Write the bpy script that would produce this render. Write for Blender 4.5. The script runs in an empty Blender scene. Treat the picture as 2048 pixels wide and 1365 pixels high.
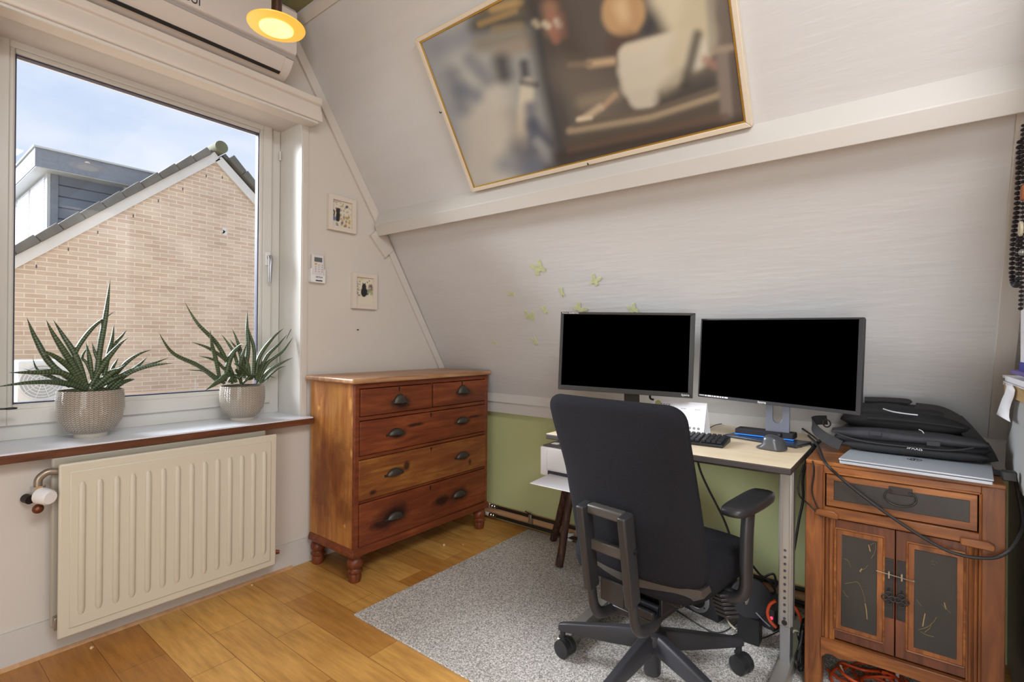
import bpy, bmesh, math, random
from mathutils import Vector as V, Matrix
from math import sin, cos, pi, radians, sqrt, atan2, exp
random.seed(7)
D = bpy.data
SC = bpy.context.scene
COL = SC.collection

# ------------------------------------------------------------------ camera
FPX = 1015.2
CAM = V((0, 0, 1.2))
def _cam_axes():
    y, p, r = radians(52.025), radians(-0.0288), radians(0.494)
    def M(v):
        x, yy, z = v
        yy, z = cos(p)*yy - sin(p)*z, sin(p)*yy + cos(p)*z
        x, yy = cos(r)*x - sin(r)*yy, sin(r)*x + cos(r)*yy
        return V((x, yy, z))
    X = M((cos(y), 0, sin(y))); Y = M((-sin(y), 0, cos(y))); Z = M((0, -1, 0))
    right = V((X.x, Y.x, Z.x)); down = V((X.y, Y.y, Z.y)); fwd = V((X.z, Y.z, Z.z))
    return right, down, fwd
CR, CD, CF = _cam_axes()
cd = D.cameras.new('camera'); cam = D.objects.new('camera', cd); COL.objects.link(cam)
cd.sensor_width = 36; cd.lens = FPX/2048*36; cd.clip_start = .02; cd.clip_end = 200
mw = Matrix.Identity(4)
for i in range(3):
    mw[i][0] = CR[i]; mw[i][1] = -CD[i]; mw[i][2] = -CF[i]; mw[i][3] = CAM[i]
cam.matrix_world = mw
SC.camera = cam
# a photograph pixel (2048x1365) met with a real surface of the room
def ray(x, y): return CR*((x-1024)/FPX) + CD*((y-682.5)/FPX) + CF
def on(x, y, ax, v):
    d = ray(x, y); return CAM + d*((v-CAM[ax])/d[ax])
def pl(x, y, p0, n):
    d = ray(x, y); n = V(n); return CAM + d*(n.dot(V(p0)-CAM)/n.dot(d))
def pix(p):
    q = V(p)-CAM; z = q.dot(CF); return (1024+FPX*q.dot(CR)/z, 682.5+FPX*q.dot(CD)/z)

# ------------------------------------------------------------------ look
SC.view_settings.view_transform = 'Standard'
SC.view_settings.look = 'None'
SC.view_settings.exposure = 0.56
SC.view_settings.gamma = 1.0
SC.view_settings.use_curve_mapping = False
cy = SC.cycles
cy.max_bounces = 10; cy.diffuse_bounces = 6; cy.glossy_bounces = 4; cy.transparent_max_bounces = 12
cy.sample_clamp_indirect = 6

# ------------------------------------------------------------------ sky
W = D.worlds.new('sky'); SC.world = W; W.use_nodes = True
nt = W.node_tree; nt.nodes.clear()
def N(t, typ, **kw):
    n = t.nodes.new(typ)
    for k, v in kw.items():
        if k in n.inputs: n.inputs[k].default_value = v
        else: setattr(n, k, v)
    return n
out = N(nt, 'ShaderNodeOutputWorld'); bg = N(nt, 'ShaderNodeBackground')
tc = N(nt, 'ShaderNodeTexCoord')
mp = N(nt, 'ShaderNodeMapping'); mp.inputs['Scale'].default_value = (1.0, 1.0, 2.2); mp.inputs['Location'].default_value = (.35, .1, .2)
nt.links.new(tc.outputs['Generated'], mp.inputs['Vector'])
nz = N(nt, 'ShaderNodeTexNoise'); nz.inputs['Scale'].default_value = 2.6; nz.inputs['Detail'].default_value = 5; nz.inputs['Roughness'].default_value = .5
nt.links.new(mp.outputs['Vector'], nz.inputs['Vector'])
cr = N(nt, 'ShaderNodeValToRGB')
cr.color_ramp.elements[0].position = .40; cr.color_ramp.elements[0].color = (.36, .47, .66, 1)
cr.color_ramp.elements[1].position = .60; cr.color_ramp.elements[1].color = (.60, .64, .72, 1)
nt.links.new(nz.outputs['Fac'], cr.inputs['Fac'])
sx = N(nt, 'ShaderNodeSeparateXYZ'); nt.links.new(tc.outputs['Generated'], sx.inputs[0])
mr = N(nt, 'ShaderNodeMapRange'); mr.inputs['From Min'].default_value = .5; mr.inputs['From Max'].default_value = .9
mr.inputs['To Min'].default_value = 1.0; mr.inputs['To Max'].default_value = 2.6
nt.links.new(sx.outputs['Z'], mr.inputs['Value'])
nt.links.new(cr.outputs['Color'], bg.inputs['Color']); nt.links.new(mr.outputs[0], bg.inputs['Strength'])
nt.links.new(bg.outputs[0], out.inputs['Surface'])

# ------------------------------------------------------------------ lights
def area(name, loc, target, sx_, sy_, power, color, portal=False):
    l = D.lights.new(name, 'AREA'); l.shape = 'RECTANGLE'; l.size = sx_; l.size_y = sy_; l.energy = power; l.color = color
    if portal: l.cycles.is_portal = True
    o = D.objects.new(name, l); COL.objects.link(o); o.location = loc
    o.rotation_euler = (V(target)-V(loc)).to_track_quat('-Z', 'Y').to_euler(); return o
area('window_portal', (.86, 2.86, 1.6), (.86, 0, 1.6), 1.3, 1.6, 1, (1, 1, 1), True)
area('fill_light_back', (-1.72, -.3, 1.10), (3, .5, 1.0), 2.2, 2.0, 48, (.93, .965, 1.0))  # added soft fill behind the camera; the wall there has no window
area('fill_light_overhead', (.2, -.6, 2.8), (.5, .2, 0), 1.3, 1.3, 68, (.955, .965, 1.0))  # added overhead fill to brighten the room, no fitting belongs to it
sl = D.lights.new('bright_cloud_sun', 'SUN'); sl.energy = 13; sl.angle = radians(44); sl.color = (.90, .95, 1.0)
so = D.objects.new('bright_cloud_sun', sl); COL.objects.link(so)
so.rotation_euler = V((.50, -.76, -.56)).to_track_quat('-Z', 'Y').to_euler()

# ------------------------------------------------------------------ mesh building
ROOTM = {}
class MB:
    def __init__(s): s.v = []; s.f = []; s.att = {}
    def add(s, vs, fs):
        b = len(s.v); s.v += [V(v) for v in vs]; s.f += [tuple(b+i for i in f) for f in fs]; return s
    def box(s, a, b):
        x0, x1 = sorted((a[0], b[0])); y0, y1 = sorted((a[1], b[1])); z0, z1 = sorted((a[2], b[2]))
        return s.add([(x0,y0,z0),(x1,y0,z0),(x1,y1,z0),(x0,y1,z0),(x0,y0,z1),(x1,y0,z1),(x1,y1,z1),(x0,y1,z1)],
                     [(0,3,2,1),(4,5,6,7),(0,1,5,4),(1,2,6,5),(2,3,7,6),(3,0,4,7)])
    def obox(s, c, u, v, w):   # centre and three half vectors
        c, u, v, w = V(c), V(u), V(v), V(w)
        return s.add([c-u-v-w, c+u-v-w, c+u+v-w, c-u+v-w, c-u-v+w, c+u-v+w, c+u+v+w, c-u+v+w],
                     [(0,3,2,1),(4,5,6,7),(0,1,5,4),(1,2,6,5),(2,3,7,6),(3,0,4,7)])
    def ext(s, pts, vec):
        pts = [V(p) for p in pts]; vec = V(vec); n = len(pts)
        return s.add(pts+[p+vec for p in pts], [tuple(range(n)), tuple(range(2*n-1, n-1, -1))] + [(i, (i+1) % n, n+(i+1) % n, n+i) for i in range(n)])
    def tube(s, pts, r, n=10, caps=True, flat=None, up=None, closed=False):
        pts = [V(p) for p in pts]; m = len(pts)
        if not hasattr(r, '__len__'): r = [r]*m
        ring = []; prev = None
        for i, p in enumerate(pts):
            if closed: t = (pts[(i+1) % m]-pts[i-1])
            else: t = (pts[min(i+1, m-1)]-pts[max(i-1, 0)])
            if t.length < 1e-9: t = V((0, 0, 1))
            t.normalize()
            if prev is None:
                a = V(up) if up else (V((0, 0, 1)) if abs(t.z) < .9 else V((1, 0, 0)))
            else: a = prev
            a = (a - t*a.dot(t))
            if a.length < 1e-6: a = V((1, 0, 0)) - t*t.x
            a.normalize(); prev = a; b = t.cross(a)
            fl = flat if flat else 1
            ring.append([p + a*(cos(2*pi*k/n)*r[i]*fl) + b*(sin(2*pi*k/n)*r[i]) for k in range(n)])
        vs = [q for rg in ring for q in rg]; fs = []
        for i in range(m if closed else m-1):
            j = (i+1) % m
            for k in range(n): fs.append((i*n+k, i*n+(k+1) % n, j*n+(k+1) % n, j*n+k))
        if caps and not closed: fs += [tuple(range(n-1, -1, -1)), tuple((m-1)*n+k for k in range(n))]
        return s.add(vs, fs)
    def cyl(s, a, b, r, r2=None, n=20): return s.tube([a, b], [r, r if r2 is None else r2], n)
    def lathe(s, prof, c, n=32, M=None, caps=True):
        c = V(c); vs = []
        for r, z in prof:
            for k in range(n):
                q = V((r*cos(2*pi*k/n), r*sin(2*pi*k/n), z))
                if M: q = M @ q
                vs.append(c+q)
        m = len(prof); fs = []
        for i in range(m-1):
            for k in range(n): fs.append((i*n+k, i*n+(k+1) % n, (i+1)*n+(k+1) % n, (i+1)*n+k))
        if caps: fs += [tuple(range(n-1, -1, -1)), tuple((m-1)*n+k for k in range(n))]
        return s.add(vs, fs)
    def sphere(s, c, r, n=14, m=8, sc=(1, 1, 1)):
        prof = [(max(1e-4, r*sin(pi*i/m)), -r*cos(pi*i/m)) for i in range(m+1)]
        return s.lathe(prof, c, n, Matrix.Diagonal(V(sc)))
    def build(s, name, mat, parent=None, bevel=0, seg=2, angle=35, local=False, thick=0):
        me = D.meshes.new(name)
        M = ROOTM.get(parent.name) if parent else None
        vs = s.v
        if M is not None and not local:
            Mi = M.inverted(); vs = [Mi @ v for v in vs]
        me.from_pydata([tuple(v) for v in vs], [], s.f)
        bm = bmesh.new(); bm.from_mesh(me); bmesh.ops.recalc_face_normals(bm, faces=bm.faces)
        for f in bm.faces: f.smooth = True
        bm.to_mesh(me); bm.free()
        me.set_sharp_from_angle(angle=radians(angle))
        if mat: me.materials.append(mat)
        o = D.objects.new(name, me); COL.objects.link(o)
        if parent:
            o.parent = parent; ROOTM[o.name] = M
        else:
            ROOTM[o.name] = Matrix.Identity(4)
        if thick:
            sm = o.modifiers.new('solid', 'SOLIDIFY'); sm.thickness = thick; sm.offset = 0
        if bevel:
            b = o.modifiers.new('bevel', 'BEVEL'); b.width = bevel; b.segments = seg; b.limit_method = 'ANGLE'; b.angle_limit = radians(40)
        return o
def tag(o, label=None, cat=None, group=None, kind=None):
    if label: o['label'] = label
    if cat: o['category'] = cat
    if group: o['group'] = group
    if kind: o['kind'] = kind
    return o
def thing(name, label, cat, loc=(0, 0, 0), rz=0, group=None):
    o = D.objects.new(name, None); COL.objects.link(o); o.location = loc; o.rotation_euler = (0, 0, rz)
    o.empty_display_size = .05
    ROOTM[o.name] = Matrix.Translation(V(loc)) @ Matrix.Rotation(rz, 4, 'Z')
    return tag(o, label, cat, group)
def struct(o): o['kind'] = 'structure'; return o
def copy_tree(o, parent=None):
    c = o.copy(); COL.objects.link(c)
    if parent: c.parent = parent
    for ch in [x for x in D.objects if x.parent == o]: copy_tree(ch, c)
    return c
def smooth_path(pts, k=6):
    pts = [V(p) for p in pts]; out_ = []
    for i in range(len(pts)-1):
        p0 = pts[max(i-1, 0)]; p1 = pts[i]; p2 = pts[i+1]; p3 = pts[min(i+2, len(pts)-1)]
        for j in range(k):
            t = j/k
            out_.append(.5*((2*p1)+(p2-p0)*t+(2*p0-5*p1+4*p2-p3)*t*t+(3*p1-p0-3*p2+p3)*t**3))
    out_.append(pts[-1]); return out_
def text(name, body, size, origin, xd, yd, mat, parent=None, depth=.0006, squash=1.0):
    cu = D.curves.new(name, 'FONT'); cu.body = body; cu.size = size; cu.extrude = depth; cu.align_x = 'CENTER'; cu.align_y = 'CENTER'
    t = D.objects.new(name+'_curve', cu); COL.objects.link(t)
    bpy.context.view_layer.update()
    me = D.meshes.new_from_object(t.evaluated_get(bpy.context.evaluated_depsgraph_get()))
    D.objects.remove(t); D.curves.remove(cu)
    xd = V(xd).normalized(); yd = V(yd).normalized(); zd = xd.cross(yd)
    M = ROOTM.get(parent.name, Matrix.Identity(4)).inverted() if parent else Matrix.Identity(4)
    for v in me.vertices: v.co = M @ (V(origin)+xd*(v.co.x*squash)+yd*v.co.y+zd*v.co.z)
    me.materials.clear(); me.materials.append(mat)
    o = D.objects.new(name, me); COL.objects.link(o)
    if parent: o.parent = parent
    return o

# ------------------------------------------------------------------ materials
def lin(h):
    h = h.lstrip('#'); c = [int(h[i:i+2], 16)/255 for i in (0, 2, 4)]
    return tuple((x/12.92 if x <= .04045 else ((x+.055)/1.055)**2.4) for x in c)+(1,)
def mat(name, color, rough=.6, metal=0, spec=.5, bump=0, bscale=60, var=0, vscale=6, coat=0, emit=None, estr=0, stretch=(1, 1, 1), trans=0, detail=4):
    m = D.materials.new(name); m.use_nodes = True; t = m.node_tree; b = t.nodes['Principled BSDF']
    c = lin(color); b.inputs['Base Color'].default_value = c; b.inputs['Roughness'].default_value = rough
    b.inputs['Metallic'].default_value = metal; b.inputs['Specular IOR Level'].default_value = spec
    b.inputs['Coat Weight'].default_value = coat; b.inputs['Transmission Weight'].default_value = trans
    if emit: b.inputs['Emission Color'].default_value = lin(emit); b.inputs['Emission Strength'].default_value = estr
    if bump or var:
        tcn = N(t, 'ShaderNodeTexCoord'); mpn = N(t, 'ShaderNodeMapping'); mpn.inputs['Scale'].default_value = stretch
        t.links.new(tcn.outputs['Object'], mpn.inputs['Vector'])
    if bump:
        n1 = N(t, 'ShaderNodeTexNoise'); n1.inputs['Scale'].default_value = bscale; n1.inputs['Detail'].default_value = detail
        t.links.new(mpn.outputs[0], n1.inputs['Vector'])
        bp = N(t, 'ShaderNodeBump'); bp.inputs['Strength'].default_value = bump; bp.inputs['Distance'].default_value = .002
        t.links.new(n1.outputs['Fac'], bp.inputs['Height']); t.links.new(bp.outputs[0], b.inputs['Normal'])
    if var:
        n2 = N(t, 'ShaderNodeTexNoise'); n2.inputs['Scale'].default_value = vscale; n2.inputs['Detail'].default_value = 5
        t.links.new(mpn.outputs[0], n2.inputs['Vector'])
        r = N(t, 'ShaderNodeValToRGB'); r.color_ramp.elements[0].position = .3; r.color_ramp.elements[1].position = .7
        r.color_ramp.elements[0].color = tuple(x*(1-var) for x in c[:3])+(1,); r.color_ramp.elements[1].color = tuple(min(1, x*(1+var)) for x in c[:3])+(1,)
        t.links.new(n2.outputs['Fac'], r.inputs['Fac']); t.links.new(r.outputs[0], b.inputs['Base Color'])
    return m
def wood(name, c0, c1, c2, axis='x', scale=7, rough=.45, spec=.4, blotch=0, bump=.15, dark=None):
    m = D.materials.new(name); m.use_nodes = True; t = m.node_tree; b = t.nodes['Principled BSDF']
    tcn = N(t, 'ShaderNodeTexCoord'); mpn = N(t, 'ShaderNodeMapping')
    s = [9, 9, 9]; s['xyz'.index(axis)] = 1.0; mpn.inputs['Scale'].default_value = s
    t.links.new(tcn.outputs['Object'], mpn.inputs['Vector'])
    n = N(t, 'ShaderNodeTexNoise'); n.inputs['Scale'].default_value = scale; n.inputs['Detail'].default_value = 7; n.inputs['Roughness'].default_value = .62; n.inputs['Distortion'].default_value = .6
    t.links.new(mpn.outputs[0], n.inputs['Vector'])
    r = N(t, 'ShaderNodeValToRGB'); e = r.color_ramp.elements
    e[0].position = .28; e[0].color = lin(c0); e[1].position = .72; e[1].color = lin(c2)
    x = e.new(.5); x.color = lin(c1)
    t.links.new(n.outputs['Fac'], r.inputs['Fac']); last = r.outputs[0]
    if blotch:
        n2 = N(t, 'ShaderNodeTexNoise'); n2.inputs['Scale'].default_value = 3.2; n2.inputs['Detail'].default_value = 3
        mp2 = N(t, 'ShaderNodeMapping'); s2 = [2, 2, 2]; s2['xyz'.index(axis)] = .8; mp2.inputs['Scale'].default_value = s2
        t.links.new(tcn.outputs['Object'], mp2.inputs['Vector']); t.links.new(mp2.outputs[0], n2.inputs['Vector'])
        r2 = N(t, 'ShaderNodeValToRGB'); r2.color_ramp.elements[0].position = .38; r2.color_ramp.elements[1].position = .62
        t.links.new(n2.outputs['Fac'], r2.inputs['Fac'])
        mx = N(t, 'ShaderNodeMix', data_type='RGBA'); mu = N(t, 'ShaderNodeMath', operation='MULTIPLY'); mu.inputs[1].default_value = blotch
        t.links.new(r2.outputs[0], mu.inputs[0]); t.links.new(mu.outputs[0], mx.inputs[0])
        t.links.new(last, mx.inputs[6]); mx.inputs[7].default_value = lin(dark or c2); last = mx.outputs[2]
    t.links.new(last, b.inputs['Base Color'])
    b.inputs['Roughness'].default_value = rough; b.inputs['Specular IOR Level'].default_value = spec
    bp = N(t, 'ShaderNodeBump'); bp.inputs['Strength'].default_value = bump; bp.inputs['Distance'].default_value = .002
    t.links.new(n.outputs['Fac'], bp.inputs['Height']); t.links.new(bp.outputs[0], b.inputs['Normal'])
    return m
M = {}
M['wall'] = mat('painted_wall', 'cec8c0', .75, bump=.5, bscale=5, var=.02, vscale=2, stretch=(1, 1, 1))
M['wall_ply'] = mat('painted_plywood', 'cbcbcb', .6, bump=1.0, bscale=11, stretch=(5, .8, 5), var=.02, vscale=3, detail=7)
M['trimw'] = mat('painted_trim', 'c9c6c1', .5, bump=.3, bscale=14, stretch=(1, .5, 4))
M['green'] = mat('green_paint', 'bcc28e', .6, bump=.2, bscale=6)
M['ceiling'] = mat('olive_ceiling', '8a8762', .8)
M['lintel'] = mat('white_gloss_board', 'd8cfc5', .4, bump=.2, bscale=8, stretch=(.3, 2, 4))
M['pvc'] = mat('white_window_frame', 'd4d3ce', .3, spec=.5)
M['seal'] = mat('dark_seal', '3a3a50', .5)
M['black'] = mat('black_plastic', '1b1b1d', .4)
M['screen'] = mat('black_screen', '000000', .7, spec=0)
M['bezel'] = mat('grey_black_bezel', '262422', .5)
M['bezel2'] = mat('dark_grey_bezel', '2a2a2e', .45)
M['silver'] = mat('silver_metal', 'a9abb0', .32, metal=.8)
M['alu'] = mat('grey_aluminium', 'a8a6a0', .35, metal=.6)
M['chrome'] = mat('chrome', 'c8c8c8', .15, metal=1)
M['brass'] = mat('gold_liner', 'b8903a', .35, metal=.6)
M['white'] = mat('white_plastic', 'e6e5e6', .35)
M['paper'] = mat('white_paper', 'eeeef4', .8)
M['cream'] = mat('cream_enamel', 'cfc8b6', .35, spec=.5)
M['rad_side'] = mat('radiator_side', 'a8a294', .4)
M['copper'] = mat('copper', '7a4a34', .4, metal=.7)
M['nickel'] = mat('nickel_pipe', 'a09484', .35, metal=.7)
M['iron'] = mat('dark_iron', '35312f', .5, metal=.5, bump=.4, bscale=80)
M['pull'] = mat('worn_cup_pull', '4a453f', .45, metal=.6, bump=.4, bscale=60)
M['sill_top'] = mat('pale_sill_top', 'dfe3ec', .35, bump=.1, bscale=20)
M['sill_edge'] = wood('sill_edge_wood', '4a2a1c', '613823', '74462d', 'x', 6, .4)
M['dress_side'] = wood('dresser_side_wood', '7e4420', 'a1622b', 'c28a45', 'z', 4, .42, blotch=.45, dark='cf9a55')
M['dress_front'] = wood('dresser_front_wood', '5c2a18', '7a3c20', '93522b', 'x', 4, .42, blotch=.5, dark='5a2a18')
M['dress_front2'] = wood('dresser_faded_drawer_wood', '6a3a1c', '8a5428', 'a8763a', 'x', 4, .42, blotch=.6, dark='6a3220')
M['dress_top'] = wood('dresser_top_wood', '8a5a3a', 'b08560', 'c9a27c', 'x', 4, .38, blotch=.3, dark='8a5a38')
M['dress_leg'] = wood('dresser_leg_wood', '4a2416', '6e3820', '85492a', 'z', 6, .4)
M['cab'] = wood('cabinet_wood', '54301a', '85502b', 'a86c36', 'z', 4, .35, blotch=.5, dark='5e3420')
M['cabx'] = wood('cabinet_rail_wood', '54301a', '8b542b', 'ae7138', 'y', 4, .35, blotch=.5, dark='60351f')
M['cab_dark'] = wood('cabinet_door_wood', '3c2118', '633a28', '7c472c', 'z', 4, .35, blotch=.5, dark='52301f')
M['lacquer'] = mat('dark_lacquer', '2b2824', .45, bump=.2, bscale=30, var=.25, vscale=12, stretch=(1, 1, .4))
M['gold'] = mat('faded_gold_paint', '8f7a4c', .5)
M['desk'] = wood('desk_laminate', 'dfc8a2', 'e6d3b2', 'eedcc0', 'y', 3, .35, bump=.02)
M['desk_edge'] = mat('dark_desk_edge', '38322f', .5)
M['fabric'] = mat('charcoal_fabric', '1e1e23', .95, bump=1.0, bscale=420, var=.12, vscale=260, spec=.2)
M['plast'] = mat('chair_plastic', '2a2a2c', .42)
M['plast2'] = mat('chair_frame_plastic', '45423f', .38)
M['base'] = mat('chair_base_plastic', '323237', .42)
M['bag'] = mat('black_nylon', '17171a', .75, bump=.5, bscale=300)
M['bag2'] = mat('black_padded_nylon', '26262c', .6, bump=.4, bscale=240)
M['strap'] = mat('webbing', '2b2a2b', .8, bump=.6, bscale=200)
M['cable'] = mat('black_cable', '1c1b1c', .5)
M['orange'] = mat('orange_cable', 'c4491c', .5)
M['whitec'] = mat('cream_cable', 'd8ceb4', .5)
M['greyc'] = mat('grey_cable', '8a8a90', .4)
M['bark'] = wood('dark_bark', '1e100b', '3a211a', '6a4632', 'z', 9, .6, bump=.6)
M['pine'] = wood('pine_board', 'b08258', 'c0946a', 'caa27c', 'y', 3, .6)
M['pipeb'] = mat('black_pipe', '241d18', .45)
M['blue'] = mat('blue_light', '1f6fd0', .4, emit='2a7ae0', estr=.6)
M['slab'] = mat('dark_blue_grey_plate', '3b3f4a', .3, metal=.3)
M['foam'] = mat('black_speckled', '26242a', .9, bump=1, bscale=200)
M['mouse'] = mat('graphite_plastic', '5a5c60', .3, metal=.4)
M['laptop'] = mat('brushed_aluminium', 'b2b9c2', .38, metal=.35)
M['beads'] = mat('black_beads', '23212a', .3)
M['terra'] = mat('terracotta_block', 'a8633c', .6)
M['ivory'] = mat('ivory_disc', 'd8d2b8', .4)
M['shelfw'] = wood('plywood_edge', 'a08458', 'b89a6a', 'c8ac7c', 'x', 5, .6)
M['blueb'] = mat('blue_cover', '3438a0', .5)
M['purple'] = mat('purple_cover', '6a5aa0', .5)
M['decal'] = mat('pale_green_decal', 'c3c99c', .7, bump=.4, bscale=90, var=.12, vscale=60)
M['soil'] = mat('soil', '2a2118', .95, bump=1, bscale=90)
M['tile'] = mat('grey_roof_tile', '5d5a52', .8, var=.3, vscale=3, bump=.5, bscale=8)
M['verge'] = mat('white_verge_board', 'c4c1ba', .6, var=.04, vscale=4)
M['slate'] = mat('slate_cladding', '6f7680', .7)
M['slate_dark'] = mat('slate_fascia', '767c84', .6, var=.08, vscale=20)
M['joint'] = mat('dark_joint', '3a3e46', .8)
M['sheet_white'] = mat('white_sheet_metal', 'b4b6b6', .5)
M['louvre'] = mat('grey_louvre', 'b9bcbd', .6)
M['sand'] = mat('sandy_roof_felt', 'c2a98c', .9, var=.2, vscale=1.5)
M['graph'] = mat('dark_print', '3a3a42', .7)
M['remote'] = mat('remote_plastic', 'd6d3d4', .4)
M['lcd'] = mat('lcd_grey', '5c6466', .3)
M['yellow'] = mat('yellow_button', 'd8a83a', .5)
M['crumb'] = mat('pale_crumb', 'd9b98c', .9)

# floor of short oak strips laid along Y
def floor_mat():
    m = D.materials.new('oak_strip_floor'); m.use_nodes = True; t = m.node_tree; b = t.nodes['Principled BSDF']
    tcn = N(t, 'ShaderNodeTexCoord'); mpn = N(t, 'ShaderNodeMapping'); mpn.inputs['Rotation'].default_value = (0, 0, pi/2); mpn.inputs['Location'].default_value = (.13, .055, 0)
    t.links.new(tcn.outputs['Object'], mpn.inputs['Vector'])
    br = N(t, 'ShaderNodeTexBrick'); br.offset = .37; br.inputs['Scale'].default_value = 1; br.inputs['Brick Width'].default_value = .62; br.inputs['Row Height'].default_value = .155
    br.inputs['Mortar Size'].default_value = .0011; br.inputs['Mortar Smooth'].default_value = .3; br.inputs['Bias'].default_value = 0
    br.inputs['Color1'].default_value = lin('b47e40'); br.inputs['Color2'].default_value = lin('ddaf68'); br.inputs['Mortar'].default_value = lin('7a4c20')
    t.links.new(mpn.outputs[0], br.inputs['Vector'])
    mp2 = N(t, 'ShaderNodeMapping'); mp2.inputs['Scale'].default_value = (14, 1.6, 1); t.links.new(tcn.outputs['Object'], mp2.inputs['Vector'])
    n = N(t, 'ShaderNodeTexNoise'); n.inputs['Scale'].default_value = 3; n.inputs['Detail'].default_value = 7; n.inputs['Roughness'].default_value = .6
    t.links.new(mp2.outputs[0], n.inputs['Vector'])
    r = N(t, 'ShaderNodeValToRGB'); r.color_ramp.elements[0].position = .3; r.color_ramp.elements[0].color = (.72, .66, .58, 1); r.color_ramp.elements[1].position = .7; r.color_ramp.elements[1].color = (1.12, 1.1, 1.05, 1)
    t.links.new(n.outputs['Fac'], r.inputs['Fac'])
    mx = N(t, 'ShaderNodeMix', data_type='RGBA', blend_type='MULTIPLY'); mx.inputs[0].default_value = 1
    t.links.new(br.outputs['Color'], mx.inputs[6]); t.links.new(r.outputs[0], mx.inputs[7])
    n3 = N(t, 'ShaderNodeTexNoise'); n3.inputs['Scale'].default_value = 1.7; n3.inputs['Detail'].default_value = 4; t.links.new(tcn.outputs['Object'], n3.inputs['Vector'])
    r3 = N(t, 'ShaderNodeValToRGB'); r3.color_ramp.elements[0].position = .35; r3.color_ramp.elements[0].color = (.85, .78, .66, 1); r3.color_ramp.elements[1].position = .65; r3.color_ramp.elements[1].color = (1.1, 1.08, 1.0, 1)
    t.links.new(n3.outputs['Fac'], r3.inputs['Fac'])
    m3 = N(t, 'ShaderNodeMix', data_type='RGBA', blend_type='MULTIPLY'); m3.inputs[0].default_value = 1
    t.links.new(mx.outputs[2], m3.inputs[6]); t.links.new(r3.outputs[0], m3.inputs[7])
    t.links.new(m3.outputs[2], b.inputs['Base Color'])
    b.inputs['Roughness'].default_value = .38; b.inputs['Specular IOR Level'].default_value = .45
    bp = N(t, 'ShaderNodeBump'); bp.inputs['Strength'].default_value = .25; bp.inputs['Distance'].default_value = .002; bp.invert = True
    t.links.new(br.outputs['Fac'], bp.inputs['Height']); t.links.new(bp.outputs[0], b.inputs['Normal'])
    return m
M['floor'] = floor_mat()
def rug_mat():
    m = D.materials.new('woven_rug'); m.use_nodes = True; t = m.node_tree; b = t.nodes['Principled BSDF']
    tcn = N(t, 'ShaderNodeTexCoord')
    v = N(t, 'ShaderNodeTexVoronoi'); v.inputs['Scale'].default_value = 190; v.inputs['Randomness'].default_value = .55
    t.links.new(tcn.outputs['Object'], v.inputs['Vector'])
    r = N(t, 'ShaderNodeValToRGB'); e = r.color_ramp.elements; e[0].position = 0; e[0].color = lin('f6f3f0'); e[1].position = .85; e[1].color = lin('8a8580'); x = e.new(.45); x.color = lin('dcd8d3')
    t.links.new(v.outputs['Distance'], r.inputs['Fac'])
    n = N(t, 'ShaderNodeTexNoise'); n.inputs['Scale'].default_value = 150; n.inputs['Detail'].default_value = 1; t.links.new(tcn.outputs['Object'], n.inputs['Vector'])
    r2 = N(t, 'ShaderNodeValToRGB'); r2.color_ramp.elements[0].position = .35; r2.color_ramp.elements[0].color = (.60, .585, .57, 1); r2.color_ramp.elements[1].position = .62; r2.color_ramp.elements[1].color = (1.08, 1.08, 1.08, 1)
    t.links.new(n.outputs['Fac'], r2.inputs['Fac'])
    mx = N(t, 'ShaderNodeMix', data_type='RGBA', blend_type='MULTIPLY'); mx.inputs[0].default_value = 1
    t.links.new(r.outputs[0], mx.inputs[6]); t.links.new(r2.outputs[0], mx.inputs[7]); t.links.new(mx.outputs[2], b.inputs['Base Color'])
    b.inputs['Roughness'].default_value = .95; b.inputs['Specular IOR Level'].default_value = .1
    bp = N(t, 'ShaderNodeBump'); bp.inputs['Strength'].default_value = .9; bp.inputs['Distance'].default_value = .003; bp.invert = True
    t.links.new(v.outputs['Distance'], bp.inputs['Height']); t.links.new(bp.outputs[0], b.inputs['Normal'])
    return m
M['rug'] = rug_mat()
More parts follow.
